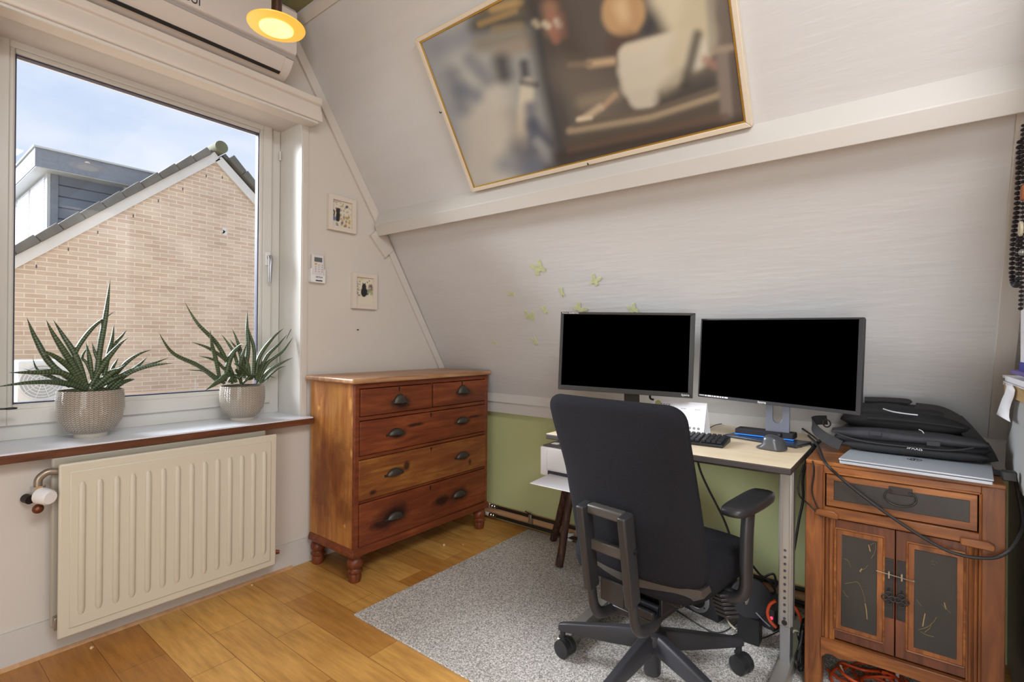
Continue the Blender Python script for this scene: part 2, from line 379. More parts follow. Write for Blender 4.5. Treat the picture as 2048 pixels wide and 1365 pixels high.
def brick_mat():
    m = D.materials.new('pale_brick'); m.use_nodes = True; t = m.node_tree; b = t.nodes['Principled BSDF']
    tcn = N(t, 'ShaderNodeTexCoord'); sp = N(t, 'ShaderNodeSeparateXYZ'); cb = N(t, 'ShaderNodeCombineXYZ')
    t.links.new(tcn.outputs['Object'], sp.inputs[0]); t.links.new(sp.outputs['X'], cb.inputs['X']); t.links.new(sp.outputs['Z'], cb.inputs['Y'])
    br = N(t, 'ShaderNodeTexBrick'); br.offset = .5; br.inputs['Scale'].default_value = 1; br.inputs['Brick Width'].default_value = .215; br.inputs['Row Height'].default_value = .061
    br.inputs['Mortar Size'].default_value = .006; br.inputs['Mortar Smooth'].default_value = .2
    br.inputs['Color1'].default_value = lin('b39d87'); br.inputs['Color2'].default_value = lin('c0af9a'); br.inputs['Mortar'].default_value = lin('cfc5b3')
    t.links.new(cb.outputs[0], br.inputs['Vector'])
    n = N(t, 'ShaderNodeTexNoise'); n.inputs['Scale'].default_value = 2.2; n.inputs['Detail'].default_value = 5; t.links.new(cb.outputs[0], n.inputs['Vector'])
    r = N(t, 'ShaderNodeValToRGB'); r.color_ramp.elements[0].position = .3; r.color_ramp.elements[0].color = (.9, .87, .85, 1); r.color_ramp.elements[1].position = .7; r.color_ramp.elements[1].color = (1.08, 1.06, 1.05, 1)
    t.links.new(n.outputs['Fac'], r.inputs['Fac'])
    mx = N(t, 'ShaderNodeMix', data_type='RGBA', blend_type='MULTIPLY'); mx.inputs[0].default_value = 1
    t.links.new(br.outputs['Color'], mx.inputs[6]); t.links.new(r.outputs[0], mx.inputs[7]); t.links.new(mx.outputs[2], b.inputs['Base Color'])
    b.inputs['Roughness'].default_value = .9
    return m
M['brick'] = brick_mat()
def pot_mat():
    m = D.materials.new('herringbone_ceramic'); m.use_nodes = True; t = m.node_tree; b = t.nodes['Principled BSDF']
    tcn = N(t, 'ShaderNodeTexCoord'); sp = N(t, 'ShaderNodeSeparateXYZ'); t.links.new(tcn.outputs['Object'], sp.inputs[0])
    def mth(op, a, b_=None, c=None):
        n = N(t, 'ShaderNodeMath', operation=op)
        for i, q in enumerate((a, b_, c)):
            if q is None: continue
            if isinstance(q, (int, float)): n.inputs[i].default_value = q
            else: t.links.new(q, n.inputs[i])
        return n.outputs[0]
    ang = mth('ARCTAN2', sp.outputs['Y'], sp.outputs['X'])
    a = mth('MULTIPLY', ang, 46/(2*pi)*1.0)
    fr = mth('ABSOLUTE', mth('SUBTRACT', mth('FRACT', a), .5))
    ph = mth('ADD', mth('MULTIPLY', sp.outputs['Z'], 2*pi/.0085), mth('MULTIPLY', fr, 9.0))
    s = mth('SINE', ph)
    groove = mth('LESS_THAN', fr, .05)
    h = mth('SUBTRACT', s, mth('MULTIPLY', groove, 1.6))
    r = N(t, 'ShaderNodeValToRGB'); e = r.color_ramp.elements; e[0].position = .25; e[0].color = lin('857b6f'); e[1].position = .8; e[1].color = lin('b9b1a4')
    t.links.new(mth('MULTIPLY_ADD', h, .5, .5), r.inputs['Fac']); t.links.new(r.outputs[0], b.inputs['Base Color'])
    bp = N(t, 'ShaderNodeBump'); bp.inputs['Strength'].default_value = .6; bp.inputs['Distance'].default_value = .0015
    t.links.new(h, bp.inputs['Height']); t.links.new(bp.outputs[0], b.inputs['Normal'])
    b.inputs['Roughness'].default_value = .22; b.inputs['Coat Weight'].default_value = .4
    return m
M['pot'] = pot_mat()
M['potplain'] = mat('pot_glaze', 'b5aea2', .25, coat=.4)
def leaf_mat():
    m = D.materials.new('banded_leaf'); m.use_nodes = True; t = m.node_tree; b = t.nodes['Principled BSDF']
    at = N(t, 'ShaderNodeAttribute'); at.attribute_name = 'along'
    mu = N(t, 'ShaderNodeMath', operation='MULTIPLY'); mu.inputs[1].default_value = 620; t.links.new(at.outputs['Fac'], mu.inputs[0])
    tcn = N(t, 'ShaderNodeTexCoord'); n = N(t, 'ShaderNodeTexNoise'); n.inputs['Scale'].default_value = 45; n.inputs['Detail'].default_value = 3; t.links.new(tcn.outputs['Object'], n.inputs['Vector'])
    ma = N(t, 'ShaderNodeMath', operation='MULTIPLY_ADD'); ma.inputs[1].default_value = 9; t.links.new(n.outputs['Fac'], ma.inputs[0]); t.links.new(mu.outputs[0], ma.inputs[2])
    si = N(t, 'ShaderNodeMath', operation='SINE'); t.links.new(ma.outputs[0], si.inputs[0])
    md = N(t, 'ShaderNodeMath', operation='MULTIPLY_ADD'); md.inputs[1].default_value = .5; md.inputs[2].default_value = .5; t.links.new(si.outputs[0], md.inputs[0])
    r = N(t, 'ShaderNodeValToRGB'); e = r.color_ramp.elements; e[0].position = .2; e[0].color = lin('2f3a2c'); e[1].position = .8; e[1].color = lin('596a45')
    t.links.new(md.outputs[0], r.inputs['Fac']); t.links.new(r.outputs[0], b.inputs['Base Color'])
    b.inputs['Roughness'].default_value = .38
    return m
M['leaf'] = leaf_mat()
def glass_mat():
    m = D.materials.new('window_glass'); m.use_nodes = True; t = m.node_tree; t.nodes.clear()
    o = N(t, 'ShaderNodeOutputMaterial'); tr = N(t, 'ShaderNodeBsdfTransparent'); gl = N(t, 'ShaderNodeBsdfGlossy'); gl.inputs['Roughness'].default_value = .02
    fr = N(t, 'ShaderNodeFresnel'); fr.inputs['IOR'].default_value = 1.35; mx = N(t, 'ShaderNodeMixShader')
    t.links.new(fr.outputs[0], mx.inputs[0]); t.links.new(tr.outputs[0], mx.inputs[1]); t.links.new(gl.outputs[0], mx.inputs[2]); t.links.new(mx.outputs[0], o.inputs[0])
    return m
M['glass'] = glass_mat()
def vcol_mat(name, rough=.5):
    m = D.materials.new(name); m.use_nodes = True; t = m.node_tree; b = t.nodes['Principled BSDF']
    at = N(t, 'ShaderNodeAttribute'); at.attribute_name = 'paint'; t.links.new(at.outputs['Color'], b.inputs['Base Color'])
    b.inputs['Roughness'].default_value = rough; b.inputs['Specular IOR Level'].default_value = .3; return m
M['canvas'] = vcol_mat('painted_canvas', .35)
M['print'] = vcol_mat('printed_card', .7)
def painted_grid(name, o, u, v, nu, nv, fn, mt, parent):
    """a flat sheet o + s*u + t*v; fn(s, t) gives its printed colour"""
    b = MB(); o, u, v = V(o), V(u), V(v); vs = []; fs = []
    for j in range(nv+1):
        for i in range(nu+1): vs.append(o+u*(i/nu)+v*(j/nv))
    for j in range(nv):
        for i in range(nu): q = j*(nu+1)+i; fs.append((q, q+1, q+nu+2, q+nu+1))
    b.add(vs, fs); ob = b.build(name, mt, parent)
    ca = ob.data.color_attributes.new('paint', 'FLOAT_COLOR', 'POINT')
    for j in range(nv+1):
        for i in range(nu+1):
            ca.data[j*(nu+1)+i].color = tuple(fn(i/nu, j/nv))[:3]+(1,)
    return ob
def stroke_painter(bg_fn, strokes, soft=1.0):
    """strokes: (points, half-width, softness, colour, opacity)"""
    st = [([tuple(p) for p in a], w, s*soft, lin(c), op) for a, w, s, c, op in strokes]
    def f(x, y):
        c = list(bg_fn(x, y))
        for pts, w, s, col, op in st:
            dm = 1e9
            if len(pts) == 1: dm = sqrt((x-pts[0][0])**2+(y-pts[0][1])**2)
            else:
                for (ax, ay), (bx, by) in zip(pts, pts[1:]):
                    dx, dy = bx-ax, by-ay; L = dx*dx+dy*dy
                    t = max(0, min(1, ((x-ax)*dx+(y-ay)*dy)/L)) if L else 0
                    d = (x-ax-t*dx)**2+(y-ay-t*dy)**2
                    if d < dm: dm = d
                dm = sqrt(dm)
            if dm > w+s: continue
            lo = max(0.0, w-s)
            a = 1 if dm < lo else (w+s-dm)/(w+s-lo); a = a*a*(3-2*a)*op
            for k in range(3): c[k] = c[k]*(1-a)+col[k]*a
        return c
    return f

# ================================================================== THE ROOM
GY = 2.56          # inner face of the window wall
BX, BZ = 1.99, 1.885   # where the two roof slopes meet behind the purlin
TX, TZ = 1.355, 2.865  # slope meets ceiling
KX = 2.65          # green knee wall
YN = -.30          # partition on the right
FY = 2.785         # face of the window frame
OX0, OX1 = .22, 1.445  # window opening
SZ = .79           # sill top
LZ = 2.36          # top of the opening
b = MB().box((-1.8, -2.8, -.05), (2.9, 2.9, 0)); struct(b.build('floor', M['floor']))
b = MB().box((-1.8, -2.8, TZ), (1.5, 2.9, TZ+.05)); struct(b.build('ceiling', M['ceiling']))
# window wall with its opening and deep reveal
b = MB()
for a_, c_ in (((-1.8, GY, 0), (OX0, 2.9, TZ)), ((OX1, GY, 0), (2.9, 2.9, TZ)), ((OX0, GY, 0), (OX1, 2.9, SZ-.035)), ((OX0, GY, LZ), (OX1, 2.9, TZ))):
    struct(MB().box(a_, c_).build('wall_left', M['wall']))
# the roof slopes on the right, lower then upper, one folded board surface with thickness
Y0, Y1 = YN, GY
th = .05
prof = [(2.615, .825), (BX, BZ), (TX, TZ), (TX+.06, TZ+.03), (BX+.06, BZ+.03), (2.69, .83)]
b = MB(); b.ext([(x, Y0, z) for x, z in prof], (0, Y1-Y0, 0)); struct(b.build('wall_right', M['wall_ply']))
b = MB().box((KX, Y0, 0), (KX+.05, Y1, .86)); struct(b.build('wall_right_knee', M['green']))
# trim along the foot of the slope
b = MB(); b.ext([(2.595, Y0, .853), (2.585, Y0, .80), (2.60, Y0, .80), (2.612, Y0, .855)], (0, Y1-Y0, 0)); b.box((2.60, Y0, .728), (2.66, Y1, .80))
struct(b.build('trim_1', M['trimw']))
# purlin
nrm = V((-1.54, 0, -1)).normalized(); upv = V((-1, 0, 1.54)).normalized()
kz = lambda py: (lambda d: d.z/d.x)(ray(1888, py))
def xz_at(ratio, off):   # point on the line of sight ratio, at offset off from the upper slope
    S = 1.54*BX+BZ - off*sqrt(1.54**2+1); x = (S-1.2)/(1.54+ratio); return x, 1.2+ratio*x
D0 = .075
c1 = xz_at(kz(159), 0.0); c2 = xz_at(kz(209.4), D0); c3 = xz_at(kz(256), D0+.012); rr4 = kz(256)+.004; x4 = (BX+(BZ-1.2)/1.697)/(1+rr4/1.697); c4 = (x4+.004, 1.2+rr4*(x4+.004))
b = MB(); b.ext([(c1[0]+.03, Y0, c1[1]), (c1[0], Y0, c1[1]), (c2[0], Y0, c2[1]), (c3[0], Y0, c3[1]), (c4[0], Y0, c4[1])], (0, Y1-.02-Y0, 0))
struct(b.build('trim_2', M['trimw'], bevel=.003))
# board seam at the head of the slope
b = MB(); p = V((1.386, 0, 2.816)); b.obox(p+V((0, (Y0+Y1)/2, 0))+nrm*.004-upv*-.02, upv*.022, (0, (Y1-Y0)/2, 0), nrm*.004); struct(b.build('trim_3', M['wall']))
# battens on the window wall following the slope
def slope_batten(name, q0, q1, w, y, t=.014):
    a, c = V((q0[0], y, q0[1])), V((q1[0], y, q1[1])); d = (c-a).normalized(); nn = V((-d.z, 0, d.x)); nn = nn if nn.x < 0 else -nn
    bb = MB(); bb.ext([a, c, c+nn*w, a+nn*w], (0, t, 0)); return struct(bb.build(name, M['wall'], bevel=.001, seg=1))
slope_batten('trim_4', (BX-.005, BZ-.01), (2.60, .85), .045, GY-.014)
slope_batten('trim_5', (BX-.02, BZ+.03), (TX, TZ), .05, GY-.016)
slope_batten('trim_6', (BX-.055, BZ-.0), (BX+.055, BZ-.12), .085, GY-.022, .022)
# batten against the partition on the slope
n2 = V((-1.035, 0, -.61)).normalized(); d2 = V((.61, 0, -1.035)).normalized()
b = MB(); a = V((BX, -.262, BZ)); L_ = 1.19; b.obox(a+d2*(L_/2)+n2*.006, d2*(L_/2), (0, .026, 0), n2*.008); struct(b.build('trim_7', M['trimw'], bevel=.001, seg=1))
# partition, far walls
b = MB().box((1.6, YN-.08, 0), (2.9, YN, TZ)); struct(b.build('wall_near', mat('grey_white_plaster', 'b9b2a8', .8, bump=.3, bscale=8)))
b = MB().box((-1.86, -2.8, 0), (-1.8, 2.9, TZ)); struct(b.build('wall_back', M['wall']))
b = MB().box((-1.8, -2.86, 0), (2.9, -2.8, TZ)); struct(b.build('wall_far', M['wall']))
b = MB().box((2.9, -2.8, 0), (2.95, 2.9, TZ)); struct(b.build('wall_outer', M['wall']))
# skirting
b = MB().box((-1.8, GY-.012, 0), (2.62, GY, .132)); struct(b.build('baseboard_left', M['trimw'], bevel=.001, seg=1))
b = MB().ext([(-1.8, GY-.024, 0), (-1.8, GY-.012, .012), (-1.8, GY-.012, 0)], (3.2, 0, 0)); struct(b.build('trim_8', M['pine']))
# box over the window
b = MB()
b.ext([(-1.0, 2.44, 2.345), (-1.0, 2.435, 2.36), (-1.0, 2.455, 2.43), (-1.0, 2.44, 2.436), (-1.0, 2.44, 2.468), (-1.0, GY, 2.475), (-1.0, GY, 2.345)], (2.487, 0, 0))
struct(b.build('trim_9', M['lintel'], bevel=.003))
b = MB().box((-1.0, 2.452, 2.335), (1.47, 2.462, 2.35)); struct(b.build('trim_10', M['pvc']))
# reveal lining and corner board
b = MB().box((OX1, GY-.008, SZ), (OX1+.03, GY+.0, 2.345)); struct(b.build('trim_11', M['wall']))
b = MB().box((OX1-.004, GY, SZ), (OX1+.002, FY, LZ)); struct(b.build('trim_12', M['pvc']))
# sill
sill = thing('window_sill', None, None, (.86, 2.6, SZ-.033)); sill['kind'] = 'structure'
MB().box((-.4, 2.484, SZ-.006), (1.475, FY+.02, SZ)).build('sill_top', M['sill_top'], sill)
MB().box((-.4, 2.48, SZ-.036), (1.477, 2.70, SZ-.006)).build('sill_edge', M['sill_edge'], sill, bevel=.001, seg=1)
# ---- window
win = thing('window_1', None, None, (.83, FY, SZ)); win['kind'] = 'structure'
def frame_mb(x0, z0, x1, z1, w, y0, y1, wb=None):
    bb = MB(); wb = wb or w
    bb.box((x0, y0, z0), (x0+w, y1, z1)); bb.box((x1-w, y0, z0), (x1, y1, z1)); bb.box((x0+w, y0, z1-w), (x1-w, y1, z1)); bb.box((x0+w, y0, z0), (x1-w, y1, z0+wb)); return bb
frame_mb(OX0, SZ+.002, OX1-.004, LZ+.05, .085, FY, FY+.07, .085).build('window_frame', M['pvc'], win, bevel=.003)
gx0, gx1, gz0, gz1 = .366, 1.322, .934, 2.318
sa = frame_mb(gx0-.062, gz0-.082, gx1+.062, gz1+.062, .045, FY-.02, FY+.03, .062).build('sash', M['pvc'], win, bevel=.003)
frame_mb(gx0-.02, gz0-.024, gx1+.02, gz1+.02, .02, FY-.012, FY+.028, .024).build('glazing_bead', M['pvc'], sa, bevel=.006)
frame_mb(gx0-.002, gz0-.002, gx1+.002, gz1+.002, .007, FY+.0, FY+.03).build('gasket', M['seal'], sa)
MB().box((gx0, FY+.018, gz0), (gx1, FY+.022, gz1)).build('window_pane', M['glass'], sa)
hx = 1.362
hd = MB(); hd.box((hx-.014, FY-.032, 1.60), (hx+.014, FY-.018, 1.675)); hb = hd.build('handle_plate', M['white'], sa, bevel=.004)
MB().tube([(hx, FY-.03, 1.648), (hx, FY-.055, 1.648), (hx, FY-.06, 1.63), (hx-.004, FY-.058, 1.505)], [.009, .010, .011, .008], 10).build('window_handle', M['silver'], sa)
for z in (1.06, 2.2):
    MB().cyl((OX1-.012, FY-.012, z), (OX1-.012, FY-.012, z+.05), .006).build('hinge', M['pvc'], win)
# dark stay with a ring, beside the left edge of the frame
ky = 2.66; kc = on(22, 817.5, 1, ky)
st = thing('window_stay', 'dark metal stay ending in a ring at the lower left corner of the window', 'window stay', (kc.x, kc.y, kc.z))
ringp = [kc+V((cos(a)*.015, sin(a)*.011, 0)) for a in [2*pi*i/20 for i in range(20)]]
MB().tube(ringp, .0035, 8, closed=True).build('ring', M['black'], st)
MB().tube([kc+V((-.014, 0, 0)), kc+V((-.06, 0, .002)), kc+V((-.06, .10, .002))], .0035, 8).build('bar', M['black'], st)

# ================================================================== AIR CONDITIONER
ac = thing('air_conditioner', 'white wall-mounted air conditioner above the window, dark louvre slot along its base', 'air conditioner', (.86, GY, 2.47))
AX0, AX1 = .42, 1.29
def xprof(pts, x0, x1): return MB().ext([(x0, y, z) for y, z in pts], (x1-x0, 0, 0))
M['acw'] = mat('ac_white', 'd2cac4', .45); M['acs'] = mat('ac_grey_strip', 'a39e9c', .4)
xprof([(GY, 2.475), (2.50, 2.475), (2.455, 2.484), (2.415, 2.503), (2.385, 2.53), (2.368, 2.558), (2.368, 2.80), (GY, 2.80)], AX0, AX1).build('casing', M['acw'], ac, bevel=.004)
xprof([(2.372, 2.572), (2.35, 2.58), (2.345, 2.60), (2.345, 2.78), (2.36, 2.80), (2.372, 2.80)], AX0-.001, AX1+.001).build('front_panel', M['acw'], ac, bevel=.003)
xprof([(2.37, 2.556), (2.362, 2.558), (2.360, 2.570), (2.37, 2.573)], AX0, AX1).build('strip', M['acs'], ac)
xprof([(2.4165, 2.4995), (2.383, 2.5285), (2.364, 2.557), (2.366, 2.558), (2.39, 2.53), (2.42, 2.506)], AX0+.07, AX1-.045).build('louvre', M['acw'], ac, bevel=.001, seg=1)
xprof([(2.4255, 2.4915), (2.4105, 2.4985), (2.416, 2.508), (2.430, 2.503)], AX0+.07, AX1-.047).build('outlet_slot', M['black'], ac)
t1 = on(403, 8, 1, 2.345); t0 = on(380, 0, 1, 2.345)
text('lettering', 'MITSUI', .052, (t1.x-.066, 2.3442, t1.z+.004), (1, 0, 0), (0, 0, 1), M['graph'], ac, squash=.8)
# nail above the box, wall plug hole
def nail(x, y, z, lab, d=(0, -1, 0)):
    o = MB().cyl((x, y, z), V((x, y, z))+V(d)*.012, .0022, n=8); o.sphere(V((x, y, z))+V(d)*.012, .004, 8, 6); o = o.build('wall_nail', M['iron']); tag(o, lab, 'nail'); return o
q = on(598, 184, 1, GY-.01); nail(q.x, GY, q.z, 'small nail in the wall above the end of the window box')
q = on(716, 660, 1, GY-.01); nail(q.x, GY, q.z, 'small nail in the wall below the lower cat picture')

# ================================================================== PENDANT LAMP
lp = V((.843, 1.663, 2.235))
M['amber'] = mat('amber_glass', 'e0a040', .25, emit='f2b440', estr=.55)
M['amber_in'] = mat('inner_glass', 'ffe49a', .3, emit='ffd978', estr=1.3)
M['bulb'] = mat('bulb', 'ffffff', .4, emit='ffe0a0', estr=14)
M['rod'] = mat('bronze_rod', '4a342c', .35, metal=.6)
lamp = thing('pendant_lamp', 'small lit pendant lamp with a flat amber glass disc shade near the ceiling', 'lamp', lp)
MB().lathe([(.037, .002), (.055, .0), (.088, .004), (.0895, .007), (.055, .0045), (.037, .007)], lp, 40, caps=False).build('shade', M['amber'], lamp)
MB().lathe([(.001, -.002), (.03, -.004), (.045, -.008), (.052, -.004), (.053, .012), (.048, .016), (.045, .004), (.02, .001), (.001, .001)], lp, 36, caps=False).build('inner_bowl', M['amber_in'], lamp)
MB().sphere(lp+V((-.004, .004, .022)), .016, 14, 8).build('bulb', M['bulb'], lamp)
MB().cyl(lp+V((0, 0, .028)), lp+V((0, 0, .11)), .0165).build('lamp_holder', M['rod'], lamp)
MB().cyl(lp+V((.012, -.010, .10)), (lp.x+.012, lp.y-.01, TZ), .003, n=10).build('cord', M['white'], lamp)
MB().cyl(lp+V((0, 0, .11)), (lp.x, lp.y, TZ), .007, n=12).build('rod', M['rod'], lamp)
MB().cyl((lp.x, lp.y, TZ-.03), (lp.x, lp.y, TZ), .05).build('ceiling_rose', M['rod'], lamp)

# ================================================================== BIG FRAMED PAINTING
un = V((-1.54, 0, -1)).normalized(); uu = V((-1, 0, 1.54)).normalized(); B3 = V((BX, 0, BZ))
po_ = B3+un*.028
p_bl = pl(949, 373, po_, -un); p_br = pl(1488, 242, po_, -un); p_tl = pl(845, 85, po_, -un)
ya, yb = p_bl.y, p_br.y
hp = (p_tl-p_bl).dot(uu)
o0 = V((p_bl.x, ya, p_bl.z)); uvec = V((0, yb-ya, 0)); vvec = uu*hp
pic = thing('framed_painting', 'large painting in a cream frame with gold liner on the sloping wall above the beam', 'painting', (o0+uvec/2))
def bgp(x, y):
    # large soft areas in the picture's own plane, addressed by where they appear in the print
    k = max(0, min(1, (x-1080+ (y-150)*-.22)/60)); k = k*k*(3-2*k)
    a = lin('9fa3a0'); c = lin('5f564c')
    return [a[i]*(1-k)+c[i]*k for i in range(3)]
SK = [
 ([(870,110),(930,350)],26,26,'8b93a0',.7), ([(900,60),(1000,330)],22,24,'c4c4bc',.7), ([(990,190),(1010,360)],26,18,'cdc9ba',.85), ([(960,240),(950,350)],24,18,'c3beb0',.85),
 ([(880,90),(960,60)],22,14,'62718c',.6), ([(905,150),(925,215)],12,12,'4d5a70',.6), ([(940,120),(975,160)],9,10,'56617a',.6), ([(925,180),(950,190)],12,10,'5a6986',.7),
 ([(970,20),(1060,10)],22,12,'6a5a30',.9), ([(955,50),(1045,40)],14,10,'4c4636',.9), ([(985,18),(1040,4)],5,5,'c09a48',.9), ([(960,48),(1030,22)],4,4,'b08c40',.8), ([(990,60),(1042,52)],6,5,'9a8456',.8),
 ([(960,88),(1045,72)],14,9,'8c8470',.9), ([(1000,105),(1058,90)],10,8,'a09078',.8),
 ([(1003,125),(1008,150)],16,9,'3e4048',.9), ([(1048,128),(1052,160)],7,6,'383c48',.85),
 ([(1055,170),(1042,290)],14,4,'d8cfb4',.95), ([(1045,165),(1072,170)],5,4,'38394a',.7), ([(1060,215),(1064,300)],8,8,'57607a',.8),
 ([(1020,240),(1050,330)],14,14,'9a8c78',.5), ([(1000,250),(1015,330)],14,12,'c8c4b4',.7), ([(1040,300),(1075,330)],18,14,'4a5670',.7), ([(1010,330),(1075,345)],14,12,'5b6d8c',.6), ([(1068,250),(1100,290)],9,9,'3f4a68',.8), ([(1075,285),(1095,300)],6,6,'a6aaa6',.5),
 ([(1065,0),(1130,330)],20,10,'38363a',.95), ([(1085,0),(1145,320)],10,10,'4a433e',.8),
 ([(1100,-20),(1150,120)],26,16,'4a3e34',.8), ([(1180,0),(1230,110)],34,24,'5a5048',.7), ([(1100,15),(1108,60)],13,8,'b07a50',.8), ([(1104,30),(1112,80)],6,5,'a8644c',.8), ([(1090,48),(1096,52)],5,4,'d8c8a4',.8), ([(1114,42),(1118,50)],5,4,'d8ccb0',.8), ([(1070,45),(1075,50)],5,4,'c8b894',.7), ([(1122,35),(1126,70)],6,6,'8a5a48',.6),
 ([(1150,160),(1200,220)],26,20,'7c7060',.6), ([(1120,140),(1210,175)],20,16,'6b6054',.6), ([(1165,205),(1230,190)],8,8,'a49472',.5),
 ([(1247,22),(1247,30)],43,4,'c89a58',1), ([(1243,14),(1250,30)],15,7,'e2bd80',.8), ([(1268,6),(1268,40)],8,8,'b88848',.5),
 ([(1295,60),(1315,30)],10,8,'34363c',.8), ([(1230,90),(1260,80)],12,10,'5a3c30',.7),
 ([(1340,-10),(1390,70)],42,10,'d3c6a0',1), ([(1400,-10),(1380,110)],30,10,'c6ba90',.95), ([(1262,112),(1372,82)],26,4,'d6caac',1), ([(1270,140),(1385,105)],34,5,'d2c8b0',1), ([(1272,170),(1345,140)],30,5,'cfc5ab',1), ([(1278,198),(1300,196)],20,4,'c8bfa8',1), ([(1350,120),(1375,60)],20,8,'c9bd92',.8), ([(1180,128),(1225,122)],7,4,'caa878',.95), ([(1140,130),(1178,128)],4,4,'8a7458',.8),
 ([(1330,180),(1365,150)],12,8,'a89c7c',.8), ([(1230,190),(1205,215)],5,3,'b8946c',.95), ([(1200,215),(1165,240)],6,4,'c8b088',.95), ([(1158,240),(1180,238)],5,3,'e0cfa8',.95),
 ([(1370,170),(1395,70)],8,6,'38342f',.8), ([(1420,0),(1425,100)],7,5,'a49c84',.9), ([(1412,120),(1430,130)],7,6,'a87860',.8), ([(1440,0),(1455,90)],12,12,'77695c',.7), ([(1330,205),(1420,170)],14,10,'3f3d3c',.8),
 ([(1140,262),(1300,235),(1445,188)],6,4,'a5906c',1), ([(1150,250),(1300,222),(1440,175)],4,3,'6b5e4c',.9), ([(1140,285),(1300,258),(1445,212)],11,5,'55493c',.95),
 ([(1445,105),(1455,240)],13,4,'84766a',1), ([(1430,100),(1470,95)],6,4,'a08c74',.95), ([(1466,110),(1478,230)],6,5,'5e5048',.9),
 ([(1120,315),(1480,245)],12,8,'3c322b',.95), ([(1140,300),(1450,232)],4,4,'6a4c38',.7), ([(1100,340),(1300,300)],8,8,'40383a',.8)]
pf = stroke_painter(bgp, SK, 2.0)
def paint(s, t):
    p = o0+uvec*s+vvec*t; x, y = pix(p); c_ = pf(x, y); g_ = (c_[0]+c_[1]+c_[2])/3; return [(.72*k_+.28*g_)*.92+.018 for k_ in c_]
painted_grid('canvas', o0+un*.0, uvec, vvec, 200, 110, paint, M['canvas'], pic)
def pframe(name, m, inset, w, h0, h1, parent, bev):
    bb = MB(); U = V((0, -1, 0)); Vv = uu; W_ = abs(yb-ya); H_ = hp
    a = o0 - U*inset - Vv*inset; w0 = W_+2*inset; h_ = H_+2*inset
    cs = [a, a+U*w0, a+U*w0+Vv*h_, a+Vv*h_]; oc = [a-U*w-Vv*w, a+U*(w0+w)-Vv*w, a+U*(w0+w)+Vv*(h_+w), a-U*w+Vv*(h_+w)]
    for i in range(4):
        j = (i+1) % 4; bb.ext([cs[i]+un*h0, cs[j]+un*h0, oc[j]+un*h0, oc[i]+un*h0], un*(h1-h0))
    return bb.build(name, m, parent, bevel=bev, seg=2)
pframe('liner', M['brass'], 0, .006, -.004, .004, pic, .001)
M['pframe'] = mat('cream_picture_frame', 'd8ccb8', .5, bump=.3, bscale=60)
pframe('frame', M['pframe'], .006, .019, -.027, .008, pic, .003)
bb = MB(); bb.obox(o0+uvec/2+vvec/2-un*.012, (0, abs(yb-ya)/2+.02, 0), uu*(hp/2+.02), un*.010); bb.build('backing_board', M['pine'], pic)
for px_, py_ in ((883, 225), (1178, 328)):
    q = pl(px_, py_, po_+un*.004, -un); bb = MB(); bb.tube([q-un*.02, q+un*.012, q+un*.012+uu*.008], .0022, 8); bb.build('nail', M['iron'], pic)

# ================================================================== SMALL CAT PICTURES
def small_pic(c0, c1, label, fn):
    a = on(*c0, 1, GY-.018); c = on(*c1, 1, GY-.018)
    x0, x1, z0, z1 = a.x, c.x, c.z, a.z
    t = thing('cat_picture', label, 'picture', ((x0+x1)/2, GY, z0)); w = .026
    frame_mb(x0, z0, x1, z1, w, GY-.026, GY-.001).build('frame', mat('cream_small_frame', 'd5ccc0', .5), t, bevel=.001)
    painted_grid('print', (x0+w-.002, GY-.013, z0+w-.002), (x1-x0-2*w+.004, 0, 0), (0, 0, z1-z0-2*w+.004), 44, 60, fn, M['print'], t)
R_ = random.Random(3)
paper = lin('d6cebc')
S1 = []
for _ in range(26): S1.append(([(R_.uniform(0, 1), R_.uniform(0, .45))], .05, .03, R_.choice(['a89a48', 'c0a850', '8a6a3c', '6a5a80', 'a05058', '6c7a5a', 'b89050', '57688c']), .8))
for _ in range(16): S1.append(([(R_.uniform(.45, 1), R_.uniform(.4, .8))], .035, .02, R_.choice(['b09a80', '9a8070', 'a8a898', '8a9094', 'b07a60']), .7))
for _ in range(16): S1.append(([(R_.uniform(.05, .6), R_.uniform(.78, .97))], .02, .015, R_.choice(['6a5f50', '7c7044', '8a8094']), .8))
S1 += [([(.30, .30), (.32, .48)], .10, .02, '2d2c2c', 1), ([(.30, .60), (.32, .62)], .10, .02, '3a3036', 1), ([(.22, .69)], .03, .015, '35292f', 1), ([(.40, .69)], .03, .015, '35292f', 1), ([(.12, .42), (.14, .55), (.03, .64)], .03, .015, '303030', 1), ([(.12, .30)], .09, .03, '5a6a9c', .9), ([(.78, .84), (.72, .82)], .05, .02, '4a4c58', .9)]
small_pic((657, 387), (711, 469), 'small framed print of a black cat among colourful flowers, the higher of two', stroke_painter(lambda x, y: paper[:3], S1))
S2 = []
for _ in range(40): S2.append(([(R_.uniform(0, .30), R_.uniform(.32, .85))], .022, .012, R_.choice(['4a4a48', '6a685c', '7a7058']), .8))
for _ in range(14): S2.append(([(R_.uniform(.68, 1), R_.uniform(.5, .75))], .05, .03, R_.choice(['7a6a60', '8c7466', '6a5c50']), .8))
for _ in range(10): S2.append(([(R_.uniform(.7, 1), R_.uniform(.38, .52))], .045, .03, R_.choice(['7c9068', '90a078']), .8))
for _ in range(16): S2.append(([(R_.uniform(.3, .9), R_.uniform(.3, .46))], .02, .015, R_.choice(['a08a60', '8a7c6a', 'a09078']), .6))
for _ in range(8): S2.append(([(R_.uniform(.2, .4), R_.uniform(.86, .97))], .03, .03, 'c8b878', .6))
